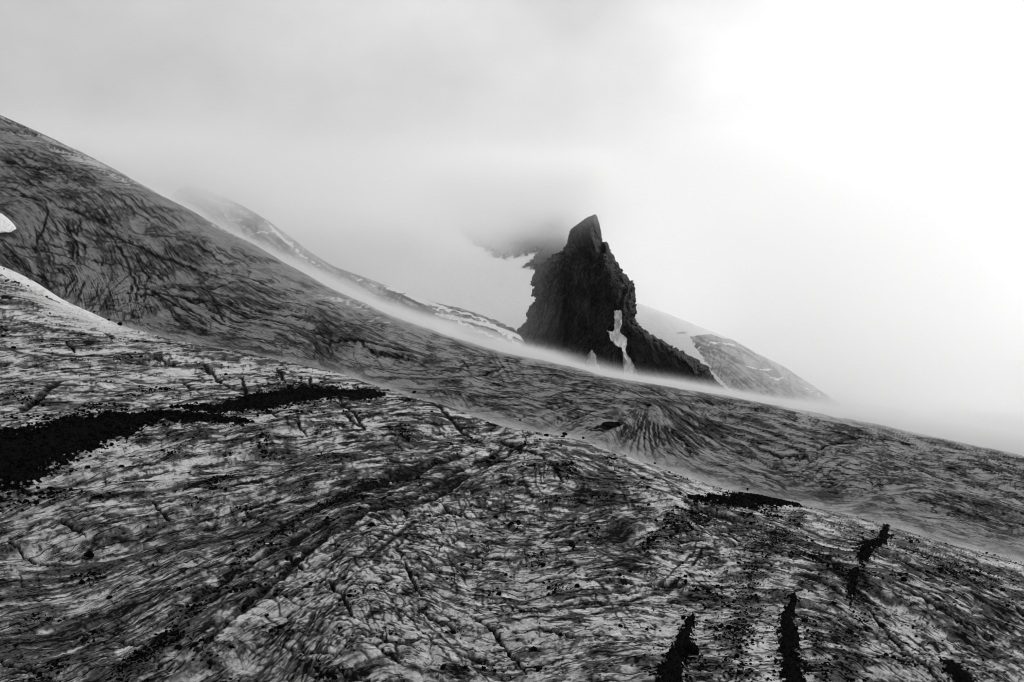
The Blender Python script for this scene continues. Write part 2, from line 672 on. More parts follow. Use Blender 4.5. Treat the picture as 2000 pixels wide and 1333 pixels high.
# ---- near sheet -----------------------------------------------------------
R1 = Raster(-170, 2171, 440, 1440, 1.7)
X1, Y1, W1 = surf_coords(R1, S1)
W1 = W1 * 1.9
strokes1 = [
    [(-160, 620), (0, 640), (120, 640), (235, 655)], [(0, 580), (100, 600), (220, 640)], [(0, 700), (250, 690), (450, 705), (650, 745)],
    [(0, 760), (200, 755), (420, 750), (600, 752), (760, 785)], [(100, 800), (330, 795), (560, 770), (740, 770)], [(-160, 960), (0, 900), (150, 845), (300, 818), (480, 832)],
    [(480, 832), (620, 815), (800, 800), (900, 812)], [(250, 870), (450, 860), (650, 840), (850, 830), (980, 840)], [(-100, 1010), (150, 960), (400, 905), (650, 880), (850, 855), (1020, 845)],
    [(-100, 1090), (150, 1040), (400, 985), (620, 935), (800, 895), (960, 862), (1080, 852)], [(-100, 1180), (150, 1120), (350, 1075), (520, 1020), (700, 950), (860, 900), (1000, 866)],
    [(0, 1333), (200, 1230), (420, 1130), (600, 1045), (760, 968), (900, 912), (1010, 872)], [(200, 1400), (400, 1240), (560, 1130), (690, 1040), (830, 960), (960, 890)],
    [(-100, 1290), (80, 1240), (250, 1170)], [(-100, 1400), (60, 1340)],
    [(460, 1420), (560, 1290), (620, 1180), (700, 1090)], [(700, 1100), (790, 1190), (900, 1290), (960, 1400)], [(640, 1380), (760, 1345), (880, 1350)],
    [(820, 1020), (940, 1075), (1080, 1095), (1220, 1060), (1320, 1010)], [(880, 970), (980, 1000), (1120, 1010), (1250, 985)], [(1010, 880), (1090, 905), (1150, 935), (1230, 955)],
    [(780, 1130), (900, 1180), (1060, 1190), (1250, 1165), (1400, 1140)], [(900, 1290), (1050, 1290), (1220, 1270), (1330, 1230)], [(900, 1400), (1100, 1380), (1300, 1370)],
    [(1100, 866), (1200, 895), (1320, 945), (1440, 990)], [(1250, 960), (1380, 1010), (1500, 1040)], [(1420, 970), (1560, 1000), (1720, 1040), (1880, 1090), (2050, 1150)],
    [(1350, 1080), (1500, 1095), (1650, 1130), (1800, 1190), (1950, 1270), (2080, 1350)], [(1250, 1140), (1420, 1140), (1560, 1150), (1680, 1190), (1790, 1270), (1860, 1370)],
    [(1600, 1040), (1750, 1090), (1900, 1160), (2080, 1250)], [(1380, 1250), (1520, 1240), (1660, 1240), (1760, 1310)], [(1400, 1380), (1560, 1340), (1700, 1390)]]
T1 = R1.directions(strokes1)
T1 = T1 + 0.18 * fbm2(X1 / 9, W1 / 9, 2, 11)
PS1, SG1 = flow_coords(R1, strokes1, (Y1 / F) * (100 / Y1) ** .35, 45.0)
px1 = (F / Y1) / R1.st                                   # map cells per metre

La = lic(perlin2(X1 / .34, W1 / .34, 1) + .6 * perlin2(X1 / .8, W1 / .8, 6), T1, np.maximum(.2 * px1, .8), 5)
far1 = sstep(110, 190, Y1)
Lb = lic((1 - far1) * (perlin2(X1 / 1.1, W1 / .9, 2) + .5 * perlin2(X1 / .45, W1 / .45, 12)) + far1 * perlin2(X1 / 2.0, W1 / 1.9, 2), T1, np.maximum(.55 * px1, 1), 9)
Lc = lic((1 - far1) * perlin2(X1 / 3.0, W1 / 2.2, 3) + far1 * perlin2(X1 / 5.0, W1 / 4.0, 3), T1, np.maximum(1.1 * px1, 1), 11)
Ld = lic(perlin2(X1 / 9, W1 / 8, 4), T1, np.maximum(2.8 * px1, 1), 10)
# cross cracks, roughly at right angles to the banding
T1x = T1 + .85 + 0.9 * fbm2(X1 / 10, W1 / 10, 2, 21)
Lx = lic(perlin2(X1 / 1.5, W1 / 1.5, 5), T1x, np.maximum(.5 * px1, .9), 7)
# ice hummocks
wx = .5 * perlin2(X1 / 2.2, W1 / 2.2, 31)
wy = .5 * perlin2(X1 / 2.2, W1 / 2.2, 32)
ct, st_ = np.cos(T1), np.sin(T1)
F1a, F2a = worley(X1 / 2.6 + wx, W1 / 1.45 + wy, 1)
F1b, F2b = worley(X1 / 1.1 + 1.3 * wx, W1 / .65 + 1.3 * wy, 2)
hum = 1 - np.minimum(F1a, 1) ** 2
humb = 1 - np.minimum(F1b, 1) ** 2
gapa = 1 - sstep(0.0, 0.11, F2a - F1a)
gapb = 1 - sstep(0.0, 0.16, F2b - F1b)

crev1 = [
    [(392, 708), (416, 724), (456, 766)], [(356, 736), (380, 760)], [(472, 732), (482, 776)], [(604, 736), (610, 756)], [(664, 784), (680, 800), (716, 848)], [(384, 682), (428, 688)],
    [(524, 808), (600, 856)], [(540, 720), (556, 745)], [(640, 750), (655, 775)], [(300, 700), (345, 715)], [(754, 773), (845, 791), (890, 826), (929, 850)], [(964, 854), (1002, 868), (1055, 892), (1100, 960)], [(663, 812), (715, 847)], [(768, 861), (796, 882)],
    [(789, 1110), (824, 1176)], [(635, 1141), (670, 1187), (691, 1229)], [(733, 1271), (778, 1299)], [(908, 1204), (971, 1250), (1030, 1316)], [(901, 1281), (971, 1295)],
    [(1020, 1138), (1160, 1143), (1300, 1145)], [(1020, 1049), (1114, 1049)], [(600, 1316), (824, 1327)], [(687, 1253), (824, 1271)], [(971, 952), (1016, 960)], [(860, 985), (905, 1000)],
    [(1700, 1184), (1760, 1240), (1808, 1292), (1840, 1332), (1880, 1390)], [(1652, 1116), (1740, 1152), (1808, 1184), (1904, 1240)], [(1704, 1084), (1768, 1108), (1820, 1140)],
    [(1544, 1124), (1600, 1140), (1652, 1164)], [(1268, 1138), (1416, 1140)], [(1600, 1084), (1652, 1116)], [(1352, 1000), (1456, 1032)], [(1808, 1184), (1880, 1216), (1948, 1260)],
    [(1948, 1172), (2010, 1220)], [(115, 1026), (168, 1050)], [(290, 984), (332, 1015)], [(304, 1050), (329, 1078)], [(560, 1096), (595, 1124)], [(546, 1264), (595, 1281), (675, 1288)],
    [(200, 1250), (287, 1264)], [(0, 1062), (70, 1085), (130, 1090)], [(0, 588), (28, 591)], [(0, 655), (40, 650)], [(200, 655), (225, 665)], [(130, 672), (145, 688)], [(0, 1310), (100, 1325)], [(1110, 1190), (1250, 1185)], [(1030, 1240), (1120, 1262)],
    [(1500, 1085), (1560, 1100)], [(1440, 1170), (1480, 1180)], [(830, 1205), (900, 1240)], [(480, 990), (520, 1010)]]
rib1 = [[(1010, 872), (915, 924), (845, 973), (740, 1012), (600, 1090), (500, 1180), (380, 1290)], [(978, 868), (890, 910), (827, 955), (705, 1008), (600, 1052), (450, 1130), (300, 1230)],
        [(930, 872), (800, 915), (690, 962), (600, 1005)], [(120, 746), (88, 772), (24, 820)]]
CR = np.sqrt(np.clip(poly_field(R1, crev1, 4.0), 0, 1))
RB = poly_field(R1, rib1, 11)
long1 = [[(1000, 866), (880, 905), (760, 950), (640, 1000), (520, 1060), (400, 1120), (250, 1190), (80, 1270), (-100, 1340)], [(1005, 870), (900, 925), (790, 985), (680, 1045), (560, 1120), (450, 1200), (350, 1290), (260, 1390)],
         [(985, 862), (850, 895), (700, 935), (560, 975), (400, 1015), (220, 1050), (0, 1100)], [(960, 858), (800, 885), (620, 915), (430, 945), (220, 985), (0, 1035)], [(1010, 876), (940, 935), (860, 1000), (790, 1050), (720, 1110), (660, 1180), (610, 1270), (570, 1370)],
         [(900, 852), (720, 862), (520, 885), (330, 920), (100, 965)], [(1060, 862), (1140, 890), (1210, 940), (1240, 1000), (1200, 1070), (1100, 1120), (950, 1140)], [(1040, 868), (1100, 905), (1140, 960), (1120, 1020), (1030, 1060), (920, 1065)],
         [(1120, 862), (1230, 905), (1330, 960), (1380, 1020), (1370, 1090), (1300, 1150), (1150, 1190), (980, 1200)], [(1500, 1000), (1620, 1045), (1760, 1105), (1900, 1190), (2040, 1290)], [(1420, 1040), (1560, 1080), (1700, 1150), (1820, 1240), (1920, 1350)]]
SM = np.sqrt(np.maximum(poly_field(R1, long1, 4.5, 1.2), .8 * poly_field(R1, offset_lines(long1, (-13, 12), 5) + offset_lines(strokes1, (-15, 2, 16), 6), 2.6, 1.2)))
SM *= sstep(-.3, .2, fbm2(X1 / 4, W1 / 4, 3, 56)) * .9
# moraines: (u, v, half width)
bands = {
    'left': [[(-160, 985, 75), (0, 912, 62), (100, 872, 46), (180, 851, 32), (250, 835, 26), (300, 824, 17), (400, 825, 11), (492, 832, 4)]],
    'upper': [[(335, 797, 3), (420, 799, 11), (520, 787, 23), (570, 774, 24), (640, 768, 18), (700, 769, 14), (748, 771, 5)]],
    'crest': [[(1352, 990, 8), (1400, 977, 14), (1440, 972, 16), (1490, 977, 17), (1525, 982, 10), (1562, 987, 4)]],
    'east': [[(1731, 1033, 9), (1722, 1050, 16), (1700, 1066, 24), (1690, 1085, 22), (1684, 1105, 11)], [(1672, 1128, 8), (1664, 1142, 16), (1660, 1158, 10)]],
    'middle': [[(1550, 1166, 8), (1541, 1182, 15), (1537, 1205, 24), (1541, 1250, 27), (1549, 1333, 33), (1556, 1440, 40)]],
    'west': [[(1352, 1192, 5), (1347, 1212, 12), (1333, 1250, 22), (1326, 1290, 28), (1312, 1333, 37), (1298, 1440, 50)]],
    'corner': [[(1838, 1284, 5), (1862, 1302, 20), (1890, 1335, 34), (1920, 1400, 50)]]}
BD = {k: poly_field(R1, v, 10, 1.0, False) for k, v in bands.items()}
BDW = {k: poly_field(R1, [[(a_, b_, 1.8 * c_ + 4) for a_, b_, c_ in l_] for l_ in v], 10, 1.0, False) for k, v in bands.items()}
moraine = np.zeros_like(CR)
for b_ in BD.values():
    moraine = np.maximum(moraine, b_)
loose = np.maximum(np.maximum(BD['west'], BD['middle']), np.maximum(BD['east'], np.maximum(BD['crest'], BD['corner'])))
wide = np.zeros_like(CR)
for b_ in BDW.values():
    wide = np.maximum(wide, b_)
mor_core = sstep(0.08, 0.45, moraine - .16 * (loose > 0) + (.32 * fbm2(X1 / 1.8, W1 / 1.5, 3, 77) + .36 * fbm2(X1 / .5, W1 / .4, 3, 78)) * sstep(.05, .5, wide))
rubble_trails = [[(1430, 985, 22), (1370, 1015, 34), (1320, 1040, 32), (1262, 1075, 16)], [(1690, 1110, 20), (1672, 1200, 42), (1650, 1290, 55), (1630, 1430, 60)],
                 [(775, 928, 7), (700, 952, 10), (620, 988, 13), (560, 1030, 16), (480, 1095, 14), (400, 1180, 16), (330, 1250, 30)],
                 [(1460, 1170, 40), (1440, 1250, 45), (1430, 1400, 45)], [(1560, 1010, 25), (1480, 1090, 40), (1460, 1150, 40)],
                 [(1760, 1060, 12), (1860, 1110, 20), (1950, 1150, 16)], [(1590, 1230, 18), (1610, 1330, 25)], [(230, 1330, 30), (330, 1255, 25)]]
TR = poly_field(R1, rubble_trails, 20, 1.0, False)

patch1 = blobs(R1, [(320, 925, 140, 35, -.75), (450, 730, 300, 40, -.35), (820, 1010, 70, 45, -.5), (700, 1200, 170, 100, -.5), (1000, 1260, 200, 80, -.35), (150, 600, 160, 40, -.9), (1330, 940, 120, 35, -.55), (1180, 905, 60, 20, -.3),
                    (1300, 1130, 90, 45, -.55), (1280, 1230, 70, 50, -.5), (1480, 1270, 60, 60, -.4), (600, 840, 160, 25, -.3), (1750, 1250, 60, 40, -.3),
                    (430, 1035, 190, 32, .95), (120, 1290, 200, 90, .85), (60, 1160, 180, 60, .35), (330, 1180, 120, 50, .5), (1160, 970, 80, 70, .7), (1230, 1090, 70, 45, .6), (1080, 1060, 60, 30, .3), (680, 975, 120, 22, .7),
                    (850, 935, 90, 22, .45), (1940, 1240, 120, 110, .5), (1620, 1210, 60, 90, .4), (900, 1320, 60, 25, .4), (1700, 1130, 60, 50, .3), (560, 790, 180, 20, .35), (-60, 1000, 90, 60, .4), (1260, 1330, 60, 40, .4)])
bandsoft = poly_field(R1, [[(960, 872, 9), (800, 915, 20), (650, 968, 28), (520, 1020, 32), (380, 1055, 36), (230, 1085, 36), (80, 1120, 40), (-160, 1190, 50)],
                           [(900, 925, 7), (780, 985, 12), (660, 1040, 18), (540, 1110, 22), (430, 1190, 30), (300, 1270, 42), (150, 1370, 60)],
                           [(1010, 872, 5), (900, 930, 8), (820, 985, 10), (740, 1030, 8)], [(560, 1260, 10), (480, 1340, 24), (420, 1430, 40)],
                           [(240, 1180, 16), (100, 1240, 26), (-100, 1330, 40)], [(900, 850, 5), (700, 880, 10), (520, 915, 12), (380, 950, 12), (150, 1000, 14)],
                           [(1130, 880, 20), (1180, 940, 45), (1190, 1010, 50), (1240, 1090, 40), (1210, 1150, 20)]], 20, 1.2, False)
patch1 += 1.15 * sstep(0, .8, bandsoft) * sstep(-1.3, .5, Lc + .5 * Lb)
smooth_top = np.exp(-((R1.V - VC1(R1.us)[None]) / 30) ** 2) * sstep(330, 150, R1.U)     # wind-packed snow on the left shoulder
calm = 1 - .55 * np.exp(-((R1.V - VC1(R1.us)[None]) / 45) ** 2) * sstep(1000, 1500, R1.U) - .8 * smooth_top
hm = np.clip(.75 + blobs(R1, [(800, 1050, 160, 90, .9), (700, 1200, 250, 120, .6), (1000, 930, 120, 60, .4), (1450, 1060, 150, 60, .3), (350, 740, 350, 60, -.25), (150, 1150, 200, 120, -.3)]), .2, 1.6)
m1 = fbm2(X1 / 5, W1 / 3.5, 3, 51)
m2 = fbm2(X1 / 2.2, W1 / 1.5, 3, 52)
ww = .85 * np.clip(1.0 + .9 * fbm2(X1 / 3, W1 / 3, 2, 57), .45, 2.2)
lnA = iso(La, .9 * ww) * sstep(.05, .5, m2 + .35 * patch1 + .12 * Lb) * (1 - .7 * far1)
lnB = iso(Lb, 1.0 * ww) * sstep(-.25, .2, m1 + .3 * patch1)
lnB = np.maximum(lnB, iso(Lb, .9 * ww, .9) * sstep(-.1, .4, m1 + .4 * patch1))
lnC = iso(Lc, 1.25 * ww) * sstep(-.3, .1, fbm2(X1 / 9, W1 / 6, 3, 53) + .2 * patch1)
lnC = np.maximum(lnC, iso(Lc, 1.0 * ww, -.9) * sstep(-.2, .3, m1))
lnX = iso(Lx, 1.1 * ww) * sstep(.15, .4, fbm2(X1 / 7, W1 / 7, 3, 54) + .15 * (hm - .7))
pits = sstep(.38, .62, fbm2(X1 / .55, W1 / .3, 3, 55)) * sstep(-.4, .4, m2)
lines = np.maximum(np.maximum(np.maximum(.25 * lnA, .45 * lnB), np.maximum(.65 * lnC, .8 * lnX)), SM) * (1 - .85 * smooth_top)
H1 = (.25 * hum * hm + .08 * humb * hm - .06 * gapa * hm - .02 * gapb * hm - .05 * lines - .03 * pits
      + .012 * La + .04 * Lb + .09 * Lc + .22 * Ld + .16 * m1 + .09 * m2) * np.clip(calm, .15, 1)
H1 += 1.3 * fbm2(X1 / 24, W1 / 24, 3, 41)
H1 -= CR * .45
H1 -= .5 * sstep(.1, .9, RB)
H1 += .35 * sstep(0, 1, moraine) + .12 * fbm2(X1 / .9, W1 / .9, 3, 44) * mor_core
crest_fade = 1 - .55 * np.exp(-np.maximum(R1.V - VC1(R1.us)[None], 0) / 8)
H1 *= crest_fade

soft_crest = np.exp(-np.maximum(R1.V - VC1(R1.us)[None], 0) / 38) * sstep(950, 1150, R1.U)
fol = .45 * Lb + .2 * Lc + .12 * Ld + .6 * La
dirt_shade1 = .17 + .11 * (fol + .2) + .26 * patch1 + .10 * m1 + .15 * m2 + .22 * sstep(.15, .8, TR)
dirt_shade1 = np.clip(dirt_shade1, 0, .62)
for a_, k_ in ((lines, .95), (gapa * np.clip(hm - .45, 0, 1), .85), (gapb * np.clip(hm - .5, 0, 1), .5), (pits, .75), (CR, 1.0), (.75 * sstep(.1, .7, RB), .9)):  # crevasses, gaps and pits: silt, plus shade of the recess put into the colour
    dirt_shade1 = np.maximum(dirt_shade1, 0) + np.clip(a_, 0, 1) * k_ * np.clip(1.05 - dirt_shade1, 0, 1)
dirt_shade1 = np.clip(dirt_shade1 - .6 * smooth_top, 0, 1.1) * (1 - .45 * soft_crest) + .10 * soft_crest
grit1 = np.clip(.25 + 1.1 * TR + .8 * moraine + .6 * sstep(1250, 1450, R1.U) * sstep(990, 1080, R1.V) + .25 * fbm2(X1 / 20, W1 / 20, 2, 71), 0, 1) * (1 - smooth_top)
rock1 = np.clip(mor_core * 1.6 + .55 * sstep(.3, 1, TR) * sstep(.1, 1.0, fbm2(X1 / 1.6, W1 / 1.6, 3, 73) + .2), 0, 1.6)
me = sheet_mesh('glacier', S1, -165, 2165, 1440, 440, 26, 130, R1, H1, {'flow_across': PS1, 'flow_along': SG1, 'calm': np.maximum(smooth_top, .7 * soft_crest), 'dirt': dirt_shade1, 'grit': grit1, 'rock': rock1 * 1.0, 'snow': .75 * smooth_top * sstep(.2, .9, 1 - np.abs(fol) * .3)}, 1.12)
tag(link('glacier', me, [MAT_ICE]), 'pale crevassed glacier bulge streaked with silt, filling the lower half', 'glacier', kind='structure')

# ---- slope behind ---------------------------------------------------------
R2 = Raster(-170, 2171, 120, 1190, 1.9)
X2, Y2, W2 = surf_coords(R2, S2)
W2 = W2 * 1.5
strokes2 = [
    [(-160, 165), (0, 240), (150, 305), (300, 385), (480, 480), (640, 568), (800, 640), (1000, 700), (1250, 755), (1500, 800)], [(0, 270), (150, 340), (300, 425), (480, 520), (640, 600), (800, 660)],
    [(0, 300), (100, 350), (200, 420), (260, 490)], [(20, 350), (70, 390), (110, 430)], [(130, 400), (150, 470), (150, 540), (120, 600)], [(190, 430), (215, 500), (205, 570), (170, 620)],
    [(60, 440), (90, 500), (95, 560)], [(0, 480), (50, 530), (100, 590)], [(240, 470), (270, 540), (260, 610), (240, 650)], [(270, 480), (340, 540), (440, 590), (560, 620)], [(300, 560), (360, 620), (420, 660)],
    [(360, 560), (500, 620), (640, 650)], [(300, 640), (420, 660), (560, 690)], [(600, 640), (630, 670), (640, 710), (700, 740)], [(660, 620), (760, 660), (880, 690), (980, 710)], [(700, 720), (800, 720), (900, 720), (980, 712)],
    [(780, 760), (900, 770), (1020, 770)], [(900, 800), (1020, 800), (1120, 790), (1220, 790)], [(1000, 720), (1150, 750), (1300, 775)], [(1100, 830), (1180, 800), (1250, 785)],
    [(1255, 790), (1245, 830), (1220, 870)], [(1275, 795), (1280, 850), (1290, 900)], [(1300, 795), (1320, 850), (1380, 900)], [(1330, 800), (1390, 860), (1480, 900)], [(1360, 790), (1500, 830), (1650, 850), (1800, 880)],
    [(1400, 930), (1480, 940), (1560, 930), (1640, 890), (1740, 870)], [(1500, 970), (1600, 960), (1720, 930), (1850, 920), (2050, 950)], [(1600, 850), (1700, 900), (1720, 960)], [(1650, 1000), (1780, 990), (1900, 1000), (2100, 1040)],
    [(1550, 800), (1750, 850), (2000, 905)]]
T2 = R2.directions(strokes2, 32) + .3 * fbm2(X2 / 40, W2 / 40, 3, 13)
PS2, SG2 = flow_coords(R2, strokes2, (Y2 / F) * (450 / Y2) ** .35, 32.0)
px2 = (F / Y2) / R2.st
Ma = lic(perlin2(X2 / 1.9, W2 / 1.6, 1) + .6 * perlin2(X2 / 3.5, W2 / 3, 8), T2, np.maximum(.8 * px2, 1), 7)
Mb = lic(perlin2(X2 / 4.6, W2 / 4.0, 2), T2, np.maximum(1.6 * px2, 1), 9)
Mc = lic(perlin2(X2 / 8, W2 / 7, 3), T2, np.maximum(4 * px2, 1), 10)
T2x = T2 + .8 + .7 * fbm2(X2 / 60, W2 / 60, 2, 23)
Mx = lic(perlin2(X2 / 5.5, W2 / 5, 4), T2x, np.maximum(1.6 * px2, 1), 9)
T2h = .28 + .25 * fbm2(X2 / 80, W2 / 80, 2, 24)
Mh = lic(perlin2(X2 / 6, W2 / 6, 9), T2h, np.maximum(2.2 * px2, 1), 12)
W1a, W2a = worley(X2 / 6 + .5 * perlin2(X2 / 5, W2 / 5, 33), W2 / 6 + .5 * perlin2(X2 / 5, W2 / 5, 34), 3)
toward_crest = np.maximum(R2.V - VC2(R2.us)[None], 0)
left = sstep(760, 520, R2.U)
fan = blobs(R2, [(1300, 850, 130, 60, 1)])
crev2 = [[(0, 317), (50, 329), (86, 331)], [(83, 396), (95, 418), (86, 446), (72, 464), (70, 480)], [(35, 387), (82, 398)], [(215, 455), (250, 510), (270, 560), (262, 585)], [(190, 440), (240, 470), (330, 500), (430, 545)],
         [(235, 572), (320, 575), (400, 588), (500, 618), (620, 640)], [(340, 570), (380, 590), (400, 588)], [(270, 545), (320, 585), (360, 610)], [(390, 545), (420, 590), (440, 625)], [(115, 410), (160, 420), (230, 445)],
         [(125, 420), (135, 445), (150, 452), (160, 430)], [(0, 470), (60, 520), (110, 560)], [(20, 500), (90, 540)], [(410, 610), (440, 632)], [(330, 600), (395, 612)], [(600, 650), (700, 668), (800, 690)], [(690, 660), (730, 690), (800, 700)],
         [(880, 740), (950, 735), (985, 718)], [(820, 715), (900, 730)], [(900, 700), (915, 725)], [(1460, 860), (1520, 890), (1600, 900)], [(1580, 890), (1640, 860), (1700, 850)]]
fan_lines = []
for k_ in range(15):
    a_ = -1.0 + 2.0 * k_ / 14
    fan_lines.append([(1278 + 34 * a_, 792 + 4 * abs(a_)), (1276 + 48 * a_, 822), (1276 + 62 * a_ + 14 * a_ * a_, 850), (1282 + 84 * a_ + 40 * max(a_, 0), 884 - 6 * abs(a_)), (1292 + 110 * a_ + 90 * max(a_, 0), 905 - 10 * abs(a_))])
seams2 = fan_lines + offset_lines(strokes2, (-16, -6, 5, 15), 8)
SM2 = np.sqrt(poly_field(R2, seams2, 2.1, 1.1)) * sstep(-.35, .2, fbm2(X2 / 14, W2 / 14, 3, 60))
C2 = np.maximum(np.sqrt(poly_field(R2, crev2, 2.6, 1.2)), (.85 - .25 * sstep(1330, 1450, R2.U)) * SM2 * (1 - .8 * np.exp(-(toward_crest / 45) ** 2)))
Ms = lic(perlin2(X2 / 8, W2 / 4, 10) + .6 * perlin2(X2 / 4, W2 / 2.5, 11), T2, np.maximum(5 * px2, 2), 14)
snow2 = .54 * sstep(.4, 1.4, Ms) * np.exp(-(np.maximum(toward_crest - 14, 0) / 42) ** 2) * sstep(1150, 800, R2.U)
snow2 = np.maximum(snow2, .55 * np.exp(-((toward_crest - 3) / 6) ** 2) * sstep(1000, 500, R2.U) * sstep(-.6, .4, Ms))
patch2 = blobs(R2, [(330, 500, 120, 30, .7), (480, 570, 110, 28, .8), (640, 680, 40, 50, .9), (700, 650, 120, 30, .6), (860, 690, 120, 25, .3), (1100, 775, 160, 22, .45), (60, 330, 90, 40, .3), (1290, 790, 90, 15, .7), (1700, 920, 200, 60, .15),
                    (60, 420, 50, 30, -.5), (400, 640, 180, 25, -.45), (1000, 820, 120, 25, -.4), (1150, 850, 80, 25, -.5), (1300, 880, 80, 25, -.3), (1550, 930, 120, 25, -.4), (860, 760, 120, 18, -.2), (250, 560, 90, 60, -.35)])
k1 = fbm2(X2 / 22, W2 / 18, 3, 63)
k2 = fbm2(X2 / 9, W2 / 7, 3, 67)
wv2 = .6 * np.clip(1.0 + .9 * fbm2(X2 / 15, W2 / 15, 2, 58), .45, 2.2)
dark_lines = .5 * iso(Mb, 1.0 * wv2) * sstep(-.5, .2, k1 + .3 * patch2 + .5 * fan)
dark_lines = np.maximum(dark_lines, .5 * iso(Mb, .9 * wv2, .9) * sstep(-.15, .35, k1 + .4 * patch2 + .3 * fan))
dark_lines = np.maximum(dark_lines, .35 * iso(Ma, .8 * wv2) * sstep(-.2, .4, k2 + .4 * patch2))
dark_lines = np.maximum(dark_lines, .6 * iso(Mc, 1.2 * wv2) * sstep(-.4, .2, k2))
dark_lines = np.maximum(dark_lines, .6 * iso(Mx, .95 * wv2) * sstep(.1, .4, fbm2(X2 / 25, W2 / 25, 3, 64) + .15 * left))
dark_lines = np.maximum(dark_lines, .75 * iso(Mh, 1.1 * wv2) * sstep(.0, .3, fbm2(X2 / 35, W2 / 35, 3, 65) + .2 * left) * sstep(15, 60, toward_crest))
dark_lines *= 1 - .8 * np.exp(-(toward_crest / 55) ** 2) * sstep(60, 200, R2.U) * sstep(1100, 700, R2.U)
crest_band = np.exp(-(toward_crest / 70) ** 2) * sstep(60, 200, R2.U) * sstep(1000, 700, R2.U)
dirt_shade2 = np.clip(.17 + .10 * (.7 * Ma + .5 * Mb + .3 * Mc) + .26 * patch2 + .07 * k1 + .09 * k2 - .12 * crest_band, 0, .6)
dirt_shade2 = dirt_shade2 + np.clip(np.maximum(dark_lines, C2), 0, 1) * np.clip(1.05 - dirt_shade2, 0, 1)  # cracks darkened by colour: silt together with painted shade of their depth
deb2 = poly_field(R2, [[(1163, 846, 4), (1185, 847, 8), (1213, 841, 5)], [(1150, 850, 2), (1180, 856, 3)]], 5, 1.0, False)
rock2 = sstep(.1, .5, deb2)
H2 = .10 * Ma + .24 * Mb + .6 * Mc - .5 * C2 - .2 * dark_lines + .7 * (1 - np.minimum(W1a, 1)) * left + 3.5 * fbm2(X2 / 70, W2 / 70, 3, 43) + .9 * fan
H2 *= 1 - .7 * np.exp(-toward_crest / 14)
grit2 = np.clip(.3 + .3 * fbm2(X2 / 60, W2 / 60, 2, 75) + .3 * left, 0, 1)
me = sheet_mesh('glacier_slope', S2, -165, 2165, 1420, 300, 18, 160, R2, H2, {'flow_across': PS2, 'flow_along': SG2, 'calm': .8 * crest_band, 'dirt': dirt_shade2, 'grit': grit2, 'rock': rock2, 'snow': snow2}, 1.0)
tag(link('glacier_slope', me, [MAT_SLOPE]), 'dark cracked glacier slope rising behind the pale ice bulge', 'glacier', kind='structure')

# ------------------------------------------------------------------ far terrain
def far_sheet(name, S, u0, u1, v0, v1, nc, nr, amp, strokes, snow_fn, label, mat, dirt_bias=0.0, back=200, soft=40, cat='mountain ridge'):
    R = Raster(u0 - 4, u1 + 4, v0, v1, 1.8)
    X, Y, W = surf_coords(R, S)
    W = W * 1.2
    T = R.directions(strokes, soft) + .25 * fbm2(X / 60, W / 60, 2, 15)
    px = (F / Y) / R.st
    a = lic(perlin2(X / 3.0, W / 3.0, 2), T, np.maximum(2.2 * px, 1), 8)
    b = lic(perlin2(X / 9, W / 8, 3), T, np.maximum(5 * px, 1), 8)
    x = lic(perlin2(X / 9, W / 9, 4), T + 1.0 + .6 * fbm2(X / 60, W / 60, 2, 25), np.maximum(3 * px, 1), 7)
    sn = snow_fn(R, X, W, a, b)
    wv = .75 * np.clip(1 + .8 * fbm2(X / 25, W / 25, 2, 59), .5, 2)
    dk = np.maximum(iso(b, wv) * sstep(-.3, .2, fbm2(X / 20, W / 20, 2, 68)), .8 * iso(a, .8 * wv) * sstep(-.2, .3, fbm2(X / 14, W / 14, 2, 69)))
    dk = np.maximum(dk, .9 * iso(x, wv) * sstep(-.1, .3, fbm2(X / 30, W / 30, 2, 66)))
    dirt = np.clip(.22 + dirt_bias + .2 * a + .15 * b + .3 * fbm2(X / 25, W / 25, 3, 67) + .75 * dk, 0, 1)  # crack lines are part silt, part shade coloured in
    tc = np.maximum(R.V - S.vc(R.us)[None], 0)
    H = amp * (.15 * a + .3 * b + 2.2 * fbm2(X / 60, W / 60, 4, 45) - .4 * dk) * (1 - .75 * sn) * (1 - .6 * np.exp(-tc / 8))
    z = np.zeros_like(H)
    me = sheet_mesh(name, S, u0, u1, nc, nr, 10, back, R, H, {'dirt': dirt, 'grit': z, 'rock': z, 'snow': sn})
    return tag(link(name, me, [mat]), label, cat, kind='structure'), R, S


cst = lambda v: (lambda u: v + 0.0 * u)
# left ridge behind the first mist
VC3 = smooth_curve([(-500, 250), (200, 480), (300, 410), (350, 368), (372, 361), (420, 378), (470, 400), (520, 430), (560, 458), (600, 488), (650, 520), (740, 552), (820, 584), (900, 602), (960, 622), (1004, 641), (1016, 655), (1036, 690), (1062, 740), (1110, 810), (2500, 1000)], 4)
YC3 = smooth_curve([(-500, 1180), (400, 1120), (1000, 1040), (2500, 1000)], 60)
S3 = Sheet(VC3, YC3, lambda u: VC3(u) + 220, lambda u: YC3(u) - 260)


